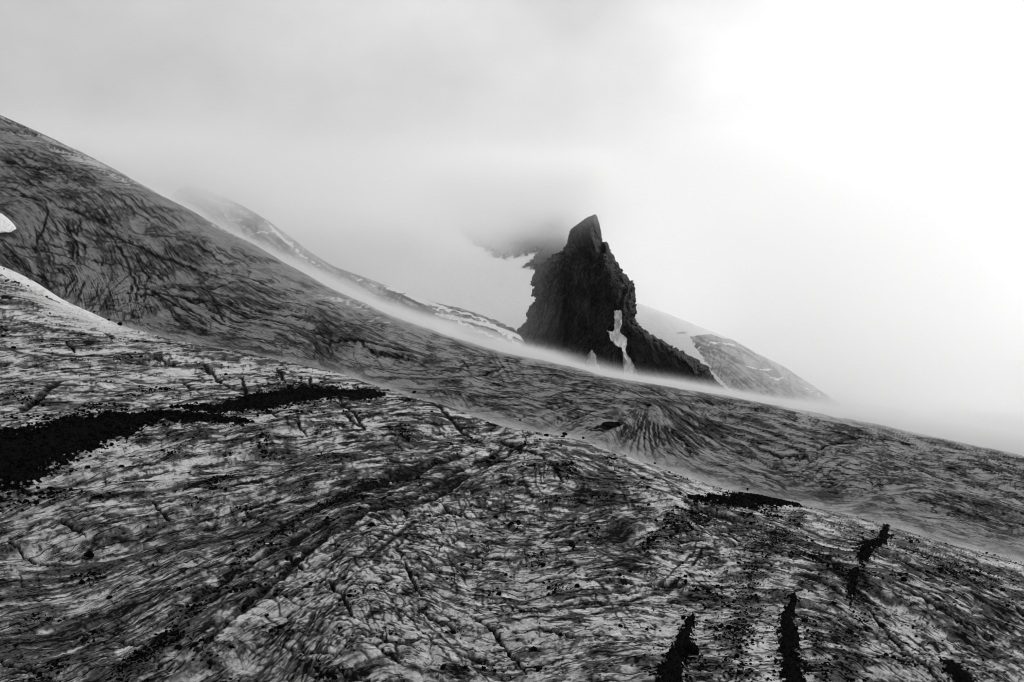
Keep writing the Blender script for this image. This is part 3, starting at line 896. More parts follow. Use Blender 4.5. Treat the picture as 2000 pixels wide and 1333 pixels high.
def snow3(R, X, W, a, b):
    tc = R.V - VC3(R.us)[None]
    s = sstep(.7, 1.6, b + .5 * a) * np.exp(-(tc / 40) ** 2) * .9
    ln = poly_field(R, [[(400, 385, 4), (435, 398, 4), (450, 400, 3)], [(430, 395, 3), (445, 430, 3), (475, 432, 2)], [(465, 413, 3), (490, 420, 2)], [(518, 432, 3), (545, 460, 5), (575, 485, 6), (615, 515, 3)], [(500, 455, 2), (545, 450, 3)],
                        [(845, 602, 3), (900, 610, 5), (950, 628, 6), (990, 655, 7), (1015, 680, 9)], [(880, 622, 4), (930, 645, 5), (985, 668, 7)], [(930, 610, 2), (1000, 640, 4)]], 4, 1.3, False)
    s = np.maximum(s, sstep(.25, .8, ln + .5 * fbm2(R.U / 14, R.V / 8, 3, 85)))
    s = np.maximum(s, sstep(940, 1010, R.U) * sstep(25, 60, tc) * .9)
    return s


far_sheet('far_ridge', S3, 230, 1110, 300, 960, 560, 130, .8, [[(380, 370), (520, 440), (650, 530), (820, 595), (1000, 650)], [(420, 420), (520, 500), (620, 550), (720, 600)], [(840, 600), (940, 625), (1020, 670)], [(420, 400), (450, 470)], [(540, 470), (560, 530)]],
          snow3, 'hazy ribbed ridge with thin snow lines sloping down towards the rock tower', MAT_FAR, .05)
# snow slope and icefall to the right of the tower
VC4 = smooth_curve([(-500, 400), (1100, 530), (1240, 590), (1300, 612), (1350, 632), (1400, 652), (1440, 668), (1480, 690), (1530, 716), (1580, 748), (1630, 781), (1700, 812), (1800, 850), (2500, 1050)], 7)
YC4 = smooth_curve([(-500, 1600), (1200, 1480), (1400, 1360), (1700, 1250), (2500, 1200)], 60)
S4 = Sheet(VC4, YC4, lambda u: VC4(u) + 230, lambda u: YC4(u) - 260)


def snow4(R, X, W, a, b):
    edge = np.interp(R.V, [560, 652, 658, 690, 715, 735, 762, 800, 900], [1420, 1400, 1346, 1368, 1385, 1400, 1430, 1460, 1500]) + 3 * a
    s = sstep(2, -4, R.U - edge)
    tc = R.V - VC4(R.us)[None]
    ln = poly_field(R, [[(1365, 680, 3), (1390, 670, 5), (1440, 674, 4)], [(1440, 670, 3), (1480, 690, 4), (1520, 705, 3)], [(1455, 715, 2), (1480, 720, 5), (1510, 722, 3)], [(1500, 740, 2), (1530, 738, 4)], [(1560, 752, 3), (1600, 770, 3)], [(1530, 790, 2), (1600, 798, 4), (1640, 800, 4)]], 4, 1.4, False)
    s = np.maximum(s, sstep(.3, .9, ln + .5 * fbm2(R.U / 14, R.V / 8, 3, 86)))
    s = np.maximum(s, .9 * np.exp(-(tc / 7) ** 2) * sstep(1430, 1400, R.U) + .55 * np.exp(-(tc / 5) ** 2))
    sm = blobs(R, [(1332, 651, 16, 3.5, .55)])
    return np.clip(s - sm, 0, 1)


far_sheet('far_icefall', S4, 1150, 1850, 520, 1100, 480, 150, .8, [[(1350, 660), (1390, 720), (1440, 770)], [(1360, 690), (1400, 675), (1450, 690), (1500, 740)], [(1400, 700), (1430, 740), (1470, 780)], [(1450, 710), (1500, 760), (1540, 790)], [(1540, 740), (1620, 790), (1720, 830)], [(1480, 770), (1560, 790), (1650, 810)]],
          snow4, 'snow slope and grey cracked icefall descending beside the foot of the rock tower', MAT_FAR, -.12)
# snow bowl left of the tower
VC5 = smooth_curve([(-500, 380), (500, 400), (900, 420), (1100, 450), (1240, 560), (2500, 900)], 30)
S5 = Sheet(VC5, cst(2300.0), lambda u: 700 + 0 * u, cst(1180.0))
_, R5, _ = far_sheet('snowfield', S5, -150, 1230, 200, 715, 300, 130, .5, [[(500, 350), (700, 500), (1000, 620)], [(900, 480), (1000, 600)]],
                     lambda R, X, W, a, b: np.clip(1 - .45 * sstep(1.3, 2.4, a + .5 * b), 0, 1), 'pale snow bowl fading into cloud on the left of the tower', MAT_FAR, 0, 300, cat='snowfield')


# ------------------------------------------------------------------ rock tower
def pillow(name, poly, y_fn, T, D, relief, rough, seed, mat, st=1.0, tback=None, taper=0.5, close=True, grow=0.0):
    """solid rock from its outline: poly in image pixels (u, v), standing at distance y_fn(u, v), T metres from its middle to its face"""
    P = np.array(poly, float)
    us = np.arange(P[:, 0].min() - 8, P[:, 0].max() + 8, st)
    vs = np.arange(P[:, 1].min() - 8, P[:, 1].max() + 8, st)
    U, V = np.meshgrid(us, vs)
    du = rough * (fbm2(U / 9, V / 9, 3, seed) + .5 * perlin2(U / 3, V / 3, seed + 3))
    dv = rough * (fbm2(U / 9, V / 9, 3, seed + 9) + .5 * perlin2(U / 3, V / 3, seed + 4))
    uu, vv = U + du, V + dv
    inside = np.zeros(U.shape, bool)
    dist = np.full(U.shape, 1e9)
    n = len(P)
    for i in range(n):
        a, b = P[i], P[(i + 1) % n]
        dd, _ = seg_dist(uu, vv, a, b)
        dist = np.minimum(dist, dd)
        c = ((a[1] > vv) != (b[1] > vv))
        with np.errstate(divide='ignore', invalid='ignore'):
            xi = (b[0] - a[0]) * (vv - a[1]) / (b[1] - a[1]) + a[0]
        inside ^= c & (uu < xi)
    if grow:
        dist = np.where(inside, dist + grow, grow - dist)
        inside = dist > 0
    t = np.clip(dist / D, 0, 1)
    g = np.sqrt(1 - (1 - t) ** 2) ** (1 / (2 * taper) if taper else 1)
    y0 = y_fn(U, V)
    rel = relief(U, V, y0) * sstep(0, .25, t)
    yf = y0 - T * g - rel
    yb = y0 + (T if tback is None else tback) * g
    cell = inside[:-1, :-1] & inside[1:, :-1] & inside[:-1, 1:] & inside[1:, 1:]
    idx = np.arange(U.size).reshape(U.shape)
    q = np.stack([idx[:-1, :-1], idx[1:, :-1], idx[1:, 1:], idx[:-1, 1:]], -1)[cell]
    used = np.unique(q)
    mp = np.full(U.size, -1)
    mp[used] = np.arange(len(used))
    u_, v_ = U.ravel()[used], V.ravel()[used]
    yf_, yb_ = yf.ravel()[used], yb.ravel()[used]
    fr = np.stack([(u_ - UC) * yf_ / F, yf_, (VH - v_) * yf_ / F], -1)
    m = len(used)
    faces = mp[q]
    if close:
        # back and rim
        bk = np.stack([(u_ - UC) * yb_ / F, yb_, (VH - v_) * yb_ / F], -1)
        e = np.concatenate([faces[:, [0, 1]], faces[:, [1, 2]], faces[:, [2, 3]], faces[:, [3, 0]]])
        es = np.sort(e, 1)
        code = es[:, 0].astype(np.int64) * m + es[:, 1]
        uq, inv, cnt = np.unique(code, return_inverse=True, return_counts=True)
        rim = e[cnt[inv] == 1]
        sides = np.stack([rim[:, 1], rim[:, 0], rim[:, 0] + m, rim[:, 1] + m], -1)
        faces = np.concatenate([faces, faces[:, ::-1] + m, sides])
        fr = np.concatenate([fr, bk])
    me = mesh_np(name, fr, faces, True)
    o = link(name, me, [mat])
    rs = Raster(us[0], us[-1] + .1, vs[0], vs[-1] + .1, st)
    return o, rs, yf.astype(f32)


def empty(name, loc=(0, 0, 0)):
    o = bpy.data.objects.new(name, None)
    o.location = loc
    COL.objects.link(o)
    return o


def adopt(parent, *kids):
    for k in kids:
        k.parent = parent
        k.matrix_parent_inverse.identity()
        k.location = -Vector(parent.location)


def ridged(x, y, octv, seed, gain=.5):
    s = 0
    a = 1.0
    for i in range(octv):
        s = s + a * (1 - 2 * np.abs(perlin2(x, y, seed + 3 * i)))
        x = x * 2.1
        y = y * 2.1
        a *= gain
    return s


def facets(x, y, seed):
    """broken rock faces: each cell of a Voronoi pattern is a tilted plane"""
    xi = np.floor(x).astype(np.int32)
    yi = np.floor(y).astype(np.int32)
    best = np.full(x.shape, 9.0)
    val = np.zeros(x.shape)
    rr = np.random.default_rng(seed).random((5, 256))
    for dy in (-1, 0, 1):
        for dx in (-1, 0, 1):
            h = _perm[_perm[(xi + dx) & 255] + ((yi + dy) & 255)]
            ex = x - (xi + dx + rr[0][h])
            ey = y - (yi + dy + rr[1][h])
            d2 = ex * ex + ey * ey
            p = (rr[2][h] - .5) * 1.4 + (rr[3][h] - .5) * 2.2 * ex + (rr[4][h] - .5) * 2.2 * ey
            val = np.where(d2 < best, p, val)
            best = np.minimum(best, d2)
    return val


def cliff(sh, amp, seed, lean=0.25):
    def f(U, V, y0):
        x = (U - 1130) + lean * (V - 600) + 5 * fbm2(U / 25, V / 25, 2, seed + 70)
        v = V + 5 * fbm2(U / 25, V / 25, 2, seed + 71)
        return amp * (1.2 * ridged(x / 38, v / 130, 3, seed, .5) + .9 * facets(x / 17, v / 48, seed + 1) + .45 * facets(x / 7, v / 20, seed + 2) + .16 * facets(x / 3.2, v / 8, seed + 3)
                      + .25 * ridged(x / 9, v / 40, 3, seed + 31, .6))
    return f


Y_T = 1180.0
peak = empty('rock_peak', (60, Y_T, -190))
tower_poly = [(1110, 470), (1105, 479), (1098, 490), (1079, 497), (1066, 508), (1060, 515), (1049, 523), (1047, 527), (1042, 537), (1036, 549), (1033, 556), (1043, 560), (1040, 572), (1037, 580), (1045, 583), (1038, 595), (1026, 611), (1029, 625),
              (1016, 638), (1008, 650), (1011, 670), (1018, 690), (1020, 760), (1030, 850), (1300, 850), (1280, 760), (1255, 700), (1240, 660), (1238, 622), (1244, 614), (1243, 604), (1244, 586), (1241, 571), (1241, 554), (1237, 546), (1230, 548), (1226, 539), (1219, 533), (1211, 522), (1202, 505),
              (1192, 489), (1180, 480), (1150, 476)]
tower, RT, YT = pillow('main_tower', tower_poly, lambda U, V: Y_T + 0 * U - .12 * (V - 620) - .18 * np.abs(U - 1150), 70, 90, cliff(0, 13.0, 101), 2.7, 5, MAT_ROCK)
cap_poly = [(1160, 418), (1165, 419), (1168, 428), (1171, 437), (1175, 457), (1177, 472), (1179, 490), (1178, 510), (1160, 525), (1130, 522), (1100, 510), (1098, 492), (1106, 478), (1110, 461), (1113, 449), (1130, 436), (1150, 423)]
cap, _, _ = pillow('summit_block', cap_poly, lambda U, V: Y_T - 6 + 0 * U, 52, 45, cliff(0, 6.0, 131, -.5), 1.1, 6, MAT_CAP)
pin_poly = [(1176, 473), (1186, 472), (1189, 477), (1191, 489), (1199, 503), (1196, 530), (1180, 530), (1172, 500)]
pin, _, _ = pillow('side_pinnacle', pin_poly, lambda U, V: Y_T - 2 + 0 * U, 42, 20, cliff(0, 2.0, 141), .9, 7, MAT_ROCK)
but_poly = [(1216, 615), (1240, 621), (1254, 639), (1263, 645), (1276, 654), (1292, 663), (1309, 673), (1322, 680), (1335, 686), (1343, 694), (1361, 700), (1373, 710), (1385, 717), (1392, 730), (1399, 743), (1415, 756), (1430, 768), (1470, 800), (1500, 860), (1215, 860), (1228, 760), (1226, 715), (1222, 690), (1222, 675), (1226, 660), (1214, 645), (1212, 630)]
but, RBt, YBt = pillow('lower_buttress', but_poly, lambda U, V: Y_T - 25 - .35 * np.maximum(U - 1240, 0) + 0 * V, 60, 60, cliff(0, 9.0, 151, -.4), 2.5, 8, MAT_ROCK)
adopt(peak, tower, cap, pin, but)
tag(peak, 'jagged black rock tower with a slanted block on its summit, rising from the mist', 'rock peak')
cap['label'] = 'smooth slanted grey block forming the summit'

# shoulder crag in the cloud, left of the tower
crag_poly = [(900, 455), (915, 470), (930, 480), (950, 484), (962, 497), (985, 503), (1000, 498), (1004, 504), (1022, 498), (1050, 490), (1046, 500), (1030, 512), (1020, 520), (1026, 523), (1042, 520), (1046, 526), (1060, 524), (1090, 520), (1125, 500), (1132, 400), (1130, 345), (1090, 346), (1050, 352), (1010, 362), (970, 378), (930, 400), (895, 430)]
crag, _, _ = pillow('crag', crag_poly, lambda U, V: R5.get(S5.depth(R5.U, R5.V).astype(f32), U, V) - 4, 26, 40, cliff(0, 8, 171, .6), 5.5, 9, MAT_ROCK)
tag(crag, 'dark crag half hidden in the cloud behind the tower, above the snow bowl', 'crag')


def on_rock(RS, YS, lift):
    return lambda U, V: RS.get(YS, U, V) - lift


sn1 = [(1200, 608), (1213, 608), (1214, 630), (1210, 646), (1212, 653), (1223, 661), (1224, 672), (1220, 681), (1221, 690), (1235, 708), (1243, 727), (1250, 760), (1222, 760), (1219, 727), (1218, 713), (1218, 690), (1214, 679), (1205, 675), (1194, 665), (1190, 652), (1186, 647), (1197, 650), (1200, 644), (1202, 626)]


def both(U, V):
    a = RT.get(YT, U, V)
    b = RBt.get(YBt, U, V)
    b = np.where(U < RBt.us[10], a, b)
    m = np.minimum(a, b)
    # the snow evens out the gully floor
    pad = np.pad(m, 4, mode='edge')
    s = sum(pad[i:i + m.shape[0], j:j + m.shape[1]] for i in range(9) for j in range(9)) / 81
    return np.minimum(s, m) - 2.0


flat = lambda U, V, y0: .6 * fbm2(U / 8, V / 8, 3, 200)
s1, _, _ = pillow('snow_gully', sn1, both, 3.0, 6, flat, 1.1, 11, MAT_SNOW, .8, 2.0, grow=1.6)
tag(s1, 'long white snow gully splitting the tower from its lower buttress', 'snow patch')
sn2 = [(1156, 686), (1161, 692), (1163, 704), (1170, 720), (1176, 750), (1146, 750), (1150, 716), (1146, 708), (1150, 704), (1149, 693)]
s2, _, _ = pillow('snow_patch', sn2, both, 3.0, 6, flat, 1.0, 12, MAT_SNOW, .8, 2.0, grow=2.0)
tag(s2, 'small white snow wedge at the foot of the tower, left of the long gully', 'snow patch')
sn3 = [(-60, 410), (-20, 414), (4, 417), (18, 428), (28, 438), (33, 448), (22, 454), (0, 456), (-60, 462)]
s3, _, _ = pillow('snow_patch', sn3, lambda U, V: S2.depth(U, V) - 2.5, 3.0, 10, flat, .5, 13, MAT_SNOW, .8, 3.0)
tag(s3, 'bright snow patch on the dark cracked slope at the left edge', 'snow patch')

# valley floor far below, out to the horizon
g = 2600.0
gx, gy = np.meshgrid(np.linspace(-g, g, 60), np.linspace(-600, 4200, 60))
gz = -330 + 25 * fbm2(gx / 600, gy / 600, 3, 301)
me = mesh_np('ground', np.stack([gx, gy, gz], -1).reshape(-1, 3), grid_faces(60, 60))
tag(link('ground', me, [MAT_SNOW]), 'snowy valley floor below the glacier', 'ground', kind='structure')

# ------------------------------------------------------------------ stones
_t = (1 + 5 ** .5) / 2
ICO_V = np.array([(-1, _t, 0), (1, _t, 0), (-1, -_t, 0), (1, -_t, 0), (0, -1, _t), (0, 1, _t), (0, -1, -_t), (0, 1, -_t), (_t, 0, -1), (_t, 0, 1), (-_t, 0, -1), (-_t, 0, 1)], float) / math.hypot(1, _t)
ICO_F = np.array([(0, 11, 5), (0, 5, 1), (0, 1, 7), (0, 7, 10), (0, 10, 11), (1, 5, 9), (5, 11, 4), (11, 10, 2), (10, 7, 6), (7, 1, 8), (3, 9, 4), (3, 4, 2), (3, 2, 6), (3, 6, 8), (3, 8, 9), (4, 9, 5), (2, 4, 11), (6, 2, 10), (8, 6, 7), (9, 8, 1)])


def surface_at(S, R, H, u, v):
    u = np.asarray(u, float)
    v = np.asarray(v, float)
    x, y, z = S.point(u, v)
    return np.stack([x, y, z + R.get(H, u, v)], -1)


def rubble(name, pts, sizes, label, rng):
    n = len(pts)
    A = rng.normal(size=(n, 3, 3))
    Q, _ = np.linalg.qr(A)
    sc_ = rng.uniform(.55, 1.25, (n, 1, 3))
    v = ICO_V[None] * rng.uniform(.72, 1.2, (n, 12, 1)) * sc_
    v = np.einsum('nij,nkj->nki', Q, v) * sizes[:, None, None] * .5
    v[..., 2] *= .8
    v += pts[:, None] + np.array([0, 0, .12]) * sizes[:, None, None]
    f = (ICO_F[None] + 12 * np.arange(n)[:, None, None]).reshape(-1, 3)
    me = mesh_np(name, v.reshape(-1, 3), f, False)
    return tag(link(name, me, [MAT_STONE]), label, 'rubble', kind='stuff')


def scatter(weight, n, rng):
    p = weight.ravel().astype(np.float64)
    p /= p.sum()
    i = rng.choice(p.size, n, p=p)
    a, b = np.divmod(i, weight.shape[1])
    return R1.us[b] + rng.uniform(-.8, .8, n), R1.vs[a] + rng.uniform(-.8, .8, n)


def stones_on(name, weight, n, smin, smax, label, seed):
    rng = np.random.default_rng(seed)
    w = weight * (R1.V > VC1(R1.us)[None] + 1) * (Y1 ** 2)
    u, v = scatter(w, n, rng)
    p = surface_at(S1, R1, H1, u, v)
    s = smin + (smax - smin) * rng.random(n) ** 2.5
    return rubble(name, p, s * (p[:, 1] / 120) ** .35, label, rng)


edge = lambda b: np.clip(sstep(.0, .25, b), 0, 1) * (1 - .5 * sstep(.5, .9, b)) + .12 * sstep(0, .05, b)
stones_on('moraine_rubble', edge(BD['left']) + .28 * sstep(.05, .5, BDW['left'] + .5 * m1) ** 2, 4200, .2, .7, 'broad black moraine of rubble curving in from the left edge', 1)
stones_on('moraine_rubble', edge(BD['upper']) + .28 * sstep(.05, .5, BDW['upper'] + .5 * m1) ** 2, 1900, .2, .6, 'narrow black moraine strip lying just above the broad one', 2)
stones_on('moraine_rubble', edge(BD['crest']) + .2 * sstep(.05, .5, BDW['crest'] + .5 * m1) ** 2, 1700, .18, .75, 'patch of black rubble on the crest of the ice bulge, right of centre', 3)
stones_on('moraine_rubble', edge(BD['east']) + .3 * sstep(.05, .5, BDW['east'] + .5 * m1) ** 2, 2200, .1, .42, 'ragged black rubble streak near the crest towards the right edge', 4)
stones_on('moraine_rubble', edge(BD['middle']) + .3 * sstep(.05, .5, BDW['middle'] + .5 * m1) ** 2, 3400, .07, .32, 'straight black rubble streak running to the bottom edge, pointed at its top', 5)
stones_on('moraine_rubble', edge(BD['west']) + .3 * sstep(.05, .5, BDW['west'] + .5 * m1) ** 2, 3400, .07, .32, 'black rubble streak at the bottom edge with a large block on its flank', 6)
stones_on('moraine_rubble', edge(BD['corner']) + .28 * sstep(.05, .5, BDW['corner'] + .5 * m1) ** 2, 1000, .08, .4, 'black rubble heap beside the long crevasse in the lower right corner', 7)
peb = (sstep(0, 1, TR) * .9 + .10 * sstep(1250, 1450, R1.U) * sstep(990, 1060, R1.V)) * (.25 + sstep(-.3, .5, fbm2(X1 / 6, W1 / 6, 3, 81)))
stones_on('loose_debris', peb, 8500, .09, .34, 'countless small dark stones peppering the ice between the black rubble streaks', 8)
lonely = (.25 + .4 * sstep(.0, .8, fbm2(X1 / 14, W1 / 14, 3, 82))) * (1 - smooth_top) * sstep(1350, 1100, R1.U)
stones_on('loose_debris', lonely, 900, .05, .2, 'thin scatter of tiny dark stones over the pale ice left of the streaks', 9)


def boulder_mesh(name, seed, sub=2):
    import bmesh
    rng = np.random.default_rng(seed)
    bm = bmesh.new()
    bmesh.ops.create_icosphere(bm, subdivisions=sub + 1, radius=1.0)
    co = np.array([v.co[:] for v in bm.verts])
    for _ in range(9):
        nrm = rng.normal(size=3)
        nrm /= np.linalg.norm(nrm)
        d_ = rng.uniform(.55, .85)
        over = np.maximum(co @ nrm - d_, 0)
        co -= over[:, None] * nrm
    co *= rng.uniform(.75, 1.2, 3) * np.array([1, 1, .8])
    co += .05 * np.stack([fbm3(co[:, 0] * 2 + k * 9, co[:, 1] * 2, co[:, 2] * 2, 3, seed % 17) for k in range(3)], -1)
    for v, c in zip(bm.verts, co):
        v.co = c
    me = bpy.data.meshes.new(name)
    bm.to_mesh(me)
    bm.free()
    me.materials.append(MAT_STONE)
    return me


BOULDERS = [
    (809, 768, 8, 'lone black boulder on the skyline of the pale ice, right of the upper moraine strip'),
    (1067, 854, 10, 'rounded black boulder in the boulder row at the crest, left of the twin blocks'),
    (1103, 851, 9, 'upper of two touching black blocks at the end of the crest boulder row'),
    (1099, 857, 8, 'lower of two touching black blocks at the end of the crest boulder row'),
    (1001, 869, 10, 'black boulder on the crack below the crest boulder row'),
    (962, 886, 12, 'large black block at the top of the ribbed ice ridge'),
    (954, 894, 11, 'black block leaning against the larger one on the ribbed ice ridge'),
    (882, 861, 7, 'small black boulder alone on pale ice left of the ribbed ridge top'),
    (893, 879, 6, 'small black boulder above a sprinkle of stones left of the ribbed ridge'),
    (1016, 820, 5, 'tiny black stone on the skyline above the crest boulder row'),
    (1025, 864, 5, 'small black stone at the lower edge of the crest boulder row'),
    (1048, 849, 6, 'flat black stone at the upper edge of the crest boulder row'),
    (1055, 861, 7, 'flat black stone under the rounded boulder of the crest row'),
    (1030, 853, 5, 'small black stone at the left end of the crest boulder row'),
    (1139, 858, 6, 'black stone on the skyline right of the twin blocks'),
    (1254, 942, 10, 'ragged black boulder alone on smooth pale ice right of the dome top'),
    (1279, 903, 6, 'flat black stone on the skyline of the ice below the streamed fan'),
    (726, 1048, 16, 'large round black boulder on the pale hummocks right of the ribbed ridge'),
    (638, 1029, 7, 'small black boulder on the lower flank of the ribbed ridge'),
    (662, 1087, 8, 'dark boulder sunk between ice hummocks below the large round one'),
    (820, 941, 7, 'small black boulder halfway up the ribbed ridge'),
    (832, 958, 7, 'black boulder in the dark channel halfway up the ribbed ridge'),
    (760, 968, 9, 'wide dark boulder in the rubble beside the ribbed ridge'),
    (175, 1070, 17, 'largest black boulder on the dusky ice at the far left'),
    (213, 1159, 12, 'flat dark boulder on the dusky ice below the largest left one'),
    (560, 1104, 10, 'black boulder at the upper end of the boulder trail below the ribbed ridge'),
    (607, 1154, 11, 'black boulder at the junction of two cracks in the lower middle'),
    (478, 1196, 11, 'squat black boulder at the left of the boulder trail'),
    (521, 1210, 8, 'small black boulder between the squat one and the pointed one'),
    (560, 1177, 8, 'pale-topped black boulder in the middle of the boulder trail'),
    (591, 1180, 8, 'upright black boulder beside the V-shaped crack'),
    (548, 1236, 14, 'pointed black boulder at the lower end of the boulder trail'),
    (537, 1135, 6, 'small stone near the top of the boulder trail'),
    (518, 1129, 6, 'small stone furthest left near the top of the boulder trail'),
    (497, 1180, 8, 'tilted stone just above the squat boulder of the trail'),
    (562, 1213, 5, 'little stone above the pointed boulder'),
    (640, 1028, 6, 'little stone on the pale ice above the ribbed channels'),
    (903, 1099, 8, 'dark stone in a hollow of the central pale ice'),
    (974, 1166, 9, 'black boulder right of a smaller stone in the lower centre'),
    (955, 1168, 6, 'smaller stone left of the black boulder in the lower centre'),
    (988, 1127, 9, 'black boulder above a thin dark crack in the lower centre'),
    (1062, 1147, 6, 'small stone on the thin horizontal crack in the lower centre'),
    (1263, 1237, 8, 'flat black stone on clean ice left of the black rubble streaks'),
    (1267, 996, 9, 'dark stone at the left end of the crest rubble trail'),
    (1335, 1198, 10, 'black boulder just above the tip of the left rubble streak'),
    (1352, 1274, 34, 'great black block on the flank of the left rubble streak'),
    (1380, 1205, 8, 'black stone right of the tip of the left rubble streak'),
    (1460, 959, 6, 'black stone on the skyline above the crest rubble patch'),
    (234, 638, 10, 'black boulder where the smooth left shoulder meets the cracked ice'),
    (212, 627, 6, 'stone just up the shoulder from the left skyline boulder'),
    (184, 611, 5, 'little stone on the smooth snow of the left shoulder'),
    (97, 615, 5, 'little stone low on the smooth left shoulder'),
    (27, 687, 9, 'black boulder on ribbed ice near the left edge, above the broad moraine'),
    (218, 876, 10, 'black boulder fallen from the lower edge of the broad moraine'),
    (260, 856, 8, 'black boulder at the lower edge of the broad moraine near its bend'),
    (420, 840, 7, 'black stone below the thin end of the broad moraine'),
    (162, 812, 8, 'black boulder on the upper edge of the broad moraine'),
    (478, 826, 7, 'black stone standing at the thin tip of the broad moraine'),
    (328, 862, 6, 'dark stone on bright ice under the broad moraine'),
    (617, 932, 6, 'small stone on the pale ice left of the dark rubble beside the ridge'),
    (392, 983, 6, 'little dark stone above the dusky band of ice'),
    (1500, 1010, 7, 'black stone below the crest rubble patch'),
    (1352, 1020, 9, 'largest stone in the trail below the crest rubble patch'),
    (1780, 1265, 6, 'small stone beside the long crevasse on the right'),
    (1765, 1268, 7, 'dark stone left of the long crevasse on the right'),
    (455, 1064, 7, 'dark stone in the dusky band left of the ribbed ridge'),
]
STONES = [(sstep(0, .6, TR) * sstep(1380, 1450, R1.U) * sstep(1060, 1110, R1.V), 90, .2, .38, 'small black stone among those peppering the ice between the black rubble streaks', 'stones peppering the ice between the rubble streaks'),
          (sstep(0, .6, TR) * sstep(1240, 1260, R1.U) * sstep(1460, 1420, R1.U) * sstep(1095, 1070, R1.V), 70, .3, .6, 'black stone in the loose trail below the crest rubble patch', 'stones in the trail below the crest rubble patch'),
          (sstep(0, .6, TR) * sstep(800, 760, R1.U), 60, .2, .42, 'small dark stone in the rubble line along the left flank of the ribbed ridge', 'stones in the rubble line along the ribbed ridge')]
SHAPES = [boulder_mesh('stone', 300 + k, 1) for k in range(7)]
for k, (wt_, n_, a_, b_, lab, grp) in enumerate(STONES):
    rg = np.random.default_rng(60 + k)
    us_, vs_ = scatter(wt_ * (R1.V > VC1(R1.us)[None] + 3) * (R1.V < 1330) * Y1, n_, rg)
    pp = surface_at(S1, R1, H1, us_, vs_)
    for q, p in enumerate(pp):
        o = bpy.data.objects.new('stone', SHAPES[q % 7])
        COL.objects.link(o)
        r = .5 * rg.uniform(a_, b_)
        o.location = (p[0], p[1], p[2] + .3 * r)
        o.scale = (r * rg.uniform(.8, 1.3), r, r * rg.uniform(.7, 1.0))
        o.rotation_euler = (rg.uniform(-.4, .4), rg.uniform(-.4, .4), rg.uniform(0, 6.28))
        tag(o, lab, 'stone', grp)

for i, (u, v, w, lab) in enumerate(BOULDERS):
    p = surface_at(S1, R1, H1, u, v)
    me = boulder_mesh('boulder', 400 + i)
    o = link('boulder', me)
    r = .5 * w * p[1] / F * 1.12
    o.location = (p[0], p[1], p[2] + .35 * r)
    o.scale = (r, r, r * .95)
    rg = np.random.default_rng(900 + i)
    o.rotation_euler = (rg.uniform(-.3, .3), rg.uniform(-.3, .3), rg.uniform(0, 6.28))
    tag(o, lab, 'boulder', 'single boulders lying on the pale ice')
for i, (u, v, w, lab) in enumerate([(1267, 799, 11, 'black boulder on the dark slope above the streamed ice fan'), (1273, 765, 6, 'small stone near the misty crest of the dark slope'), (1190, 846, 22, 'black rock outcrop low on the dark slope left of the streamed fan'),
                                    (1205, 842, 16, 'black rock on the upper right end of the slope outcrop'), (1172, 847, 12, 'black rock on the left end of the slope outcrop'), (1244, 853, 6, 'small stone at the left edge of the streamed fan'), (1620, 942, 6, 'lone small stone low on the dark slope at the right')]):
    p = surface_at(S2, R2, H2, u, v)
    o = link('boulder', boulder_mesh('boulder', 700 + i))
    r = .5 * w * p[1] / F * 1.1
    o.location = (p[0], p[1], p[2] + .2 * r)
    o.scale = (r * 1.2, r, r * .7)
    tag(o, lab, 'boulder', 'boulders on the dark slope behind')
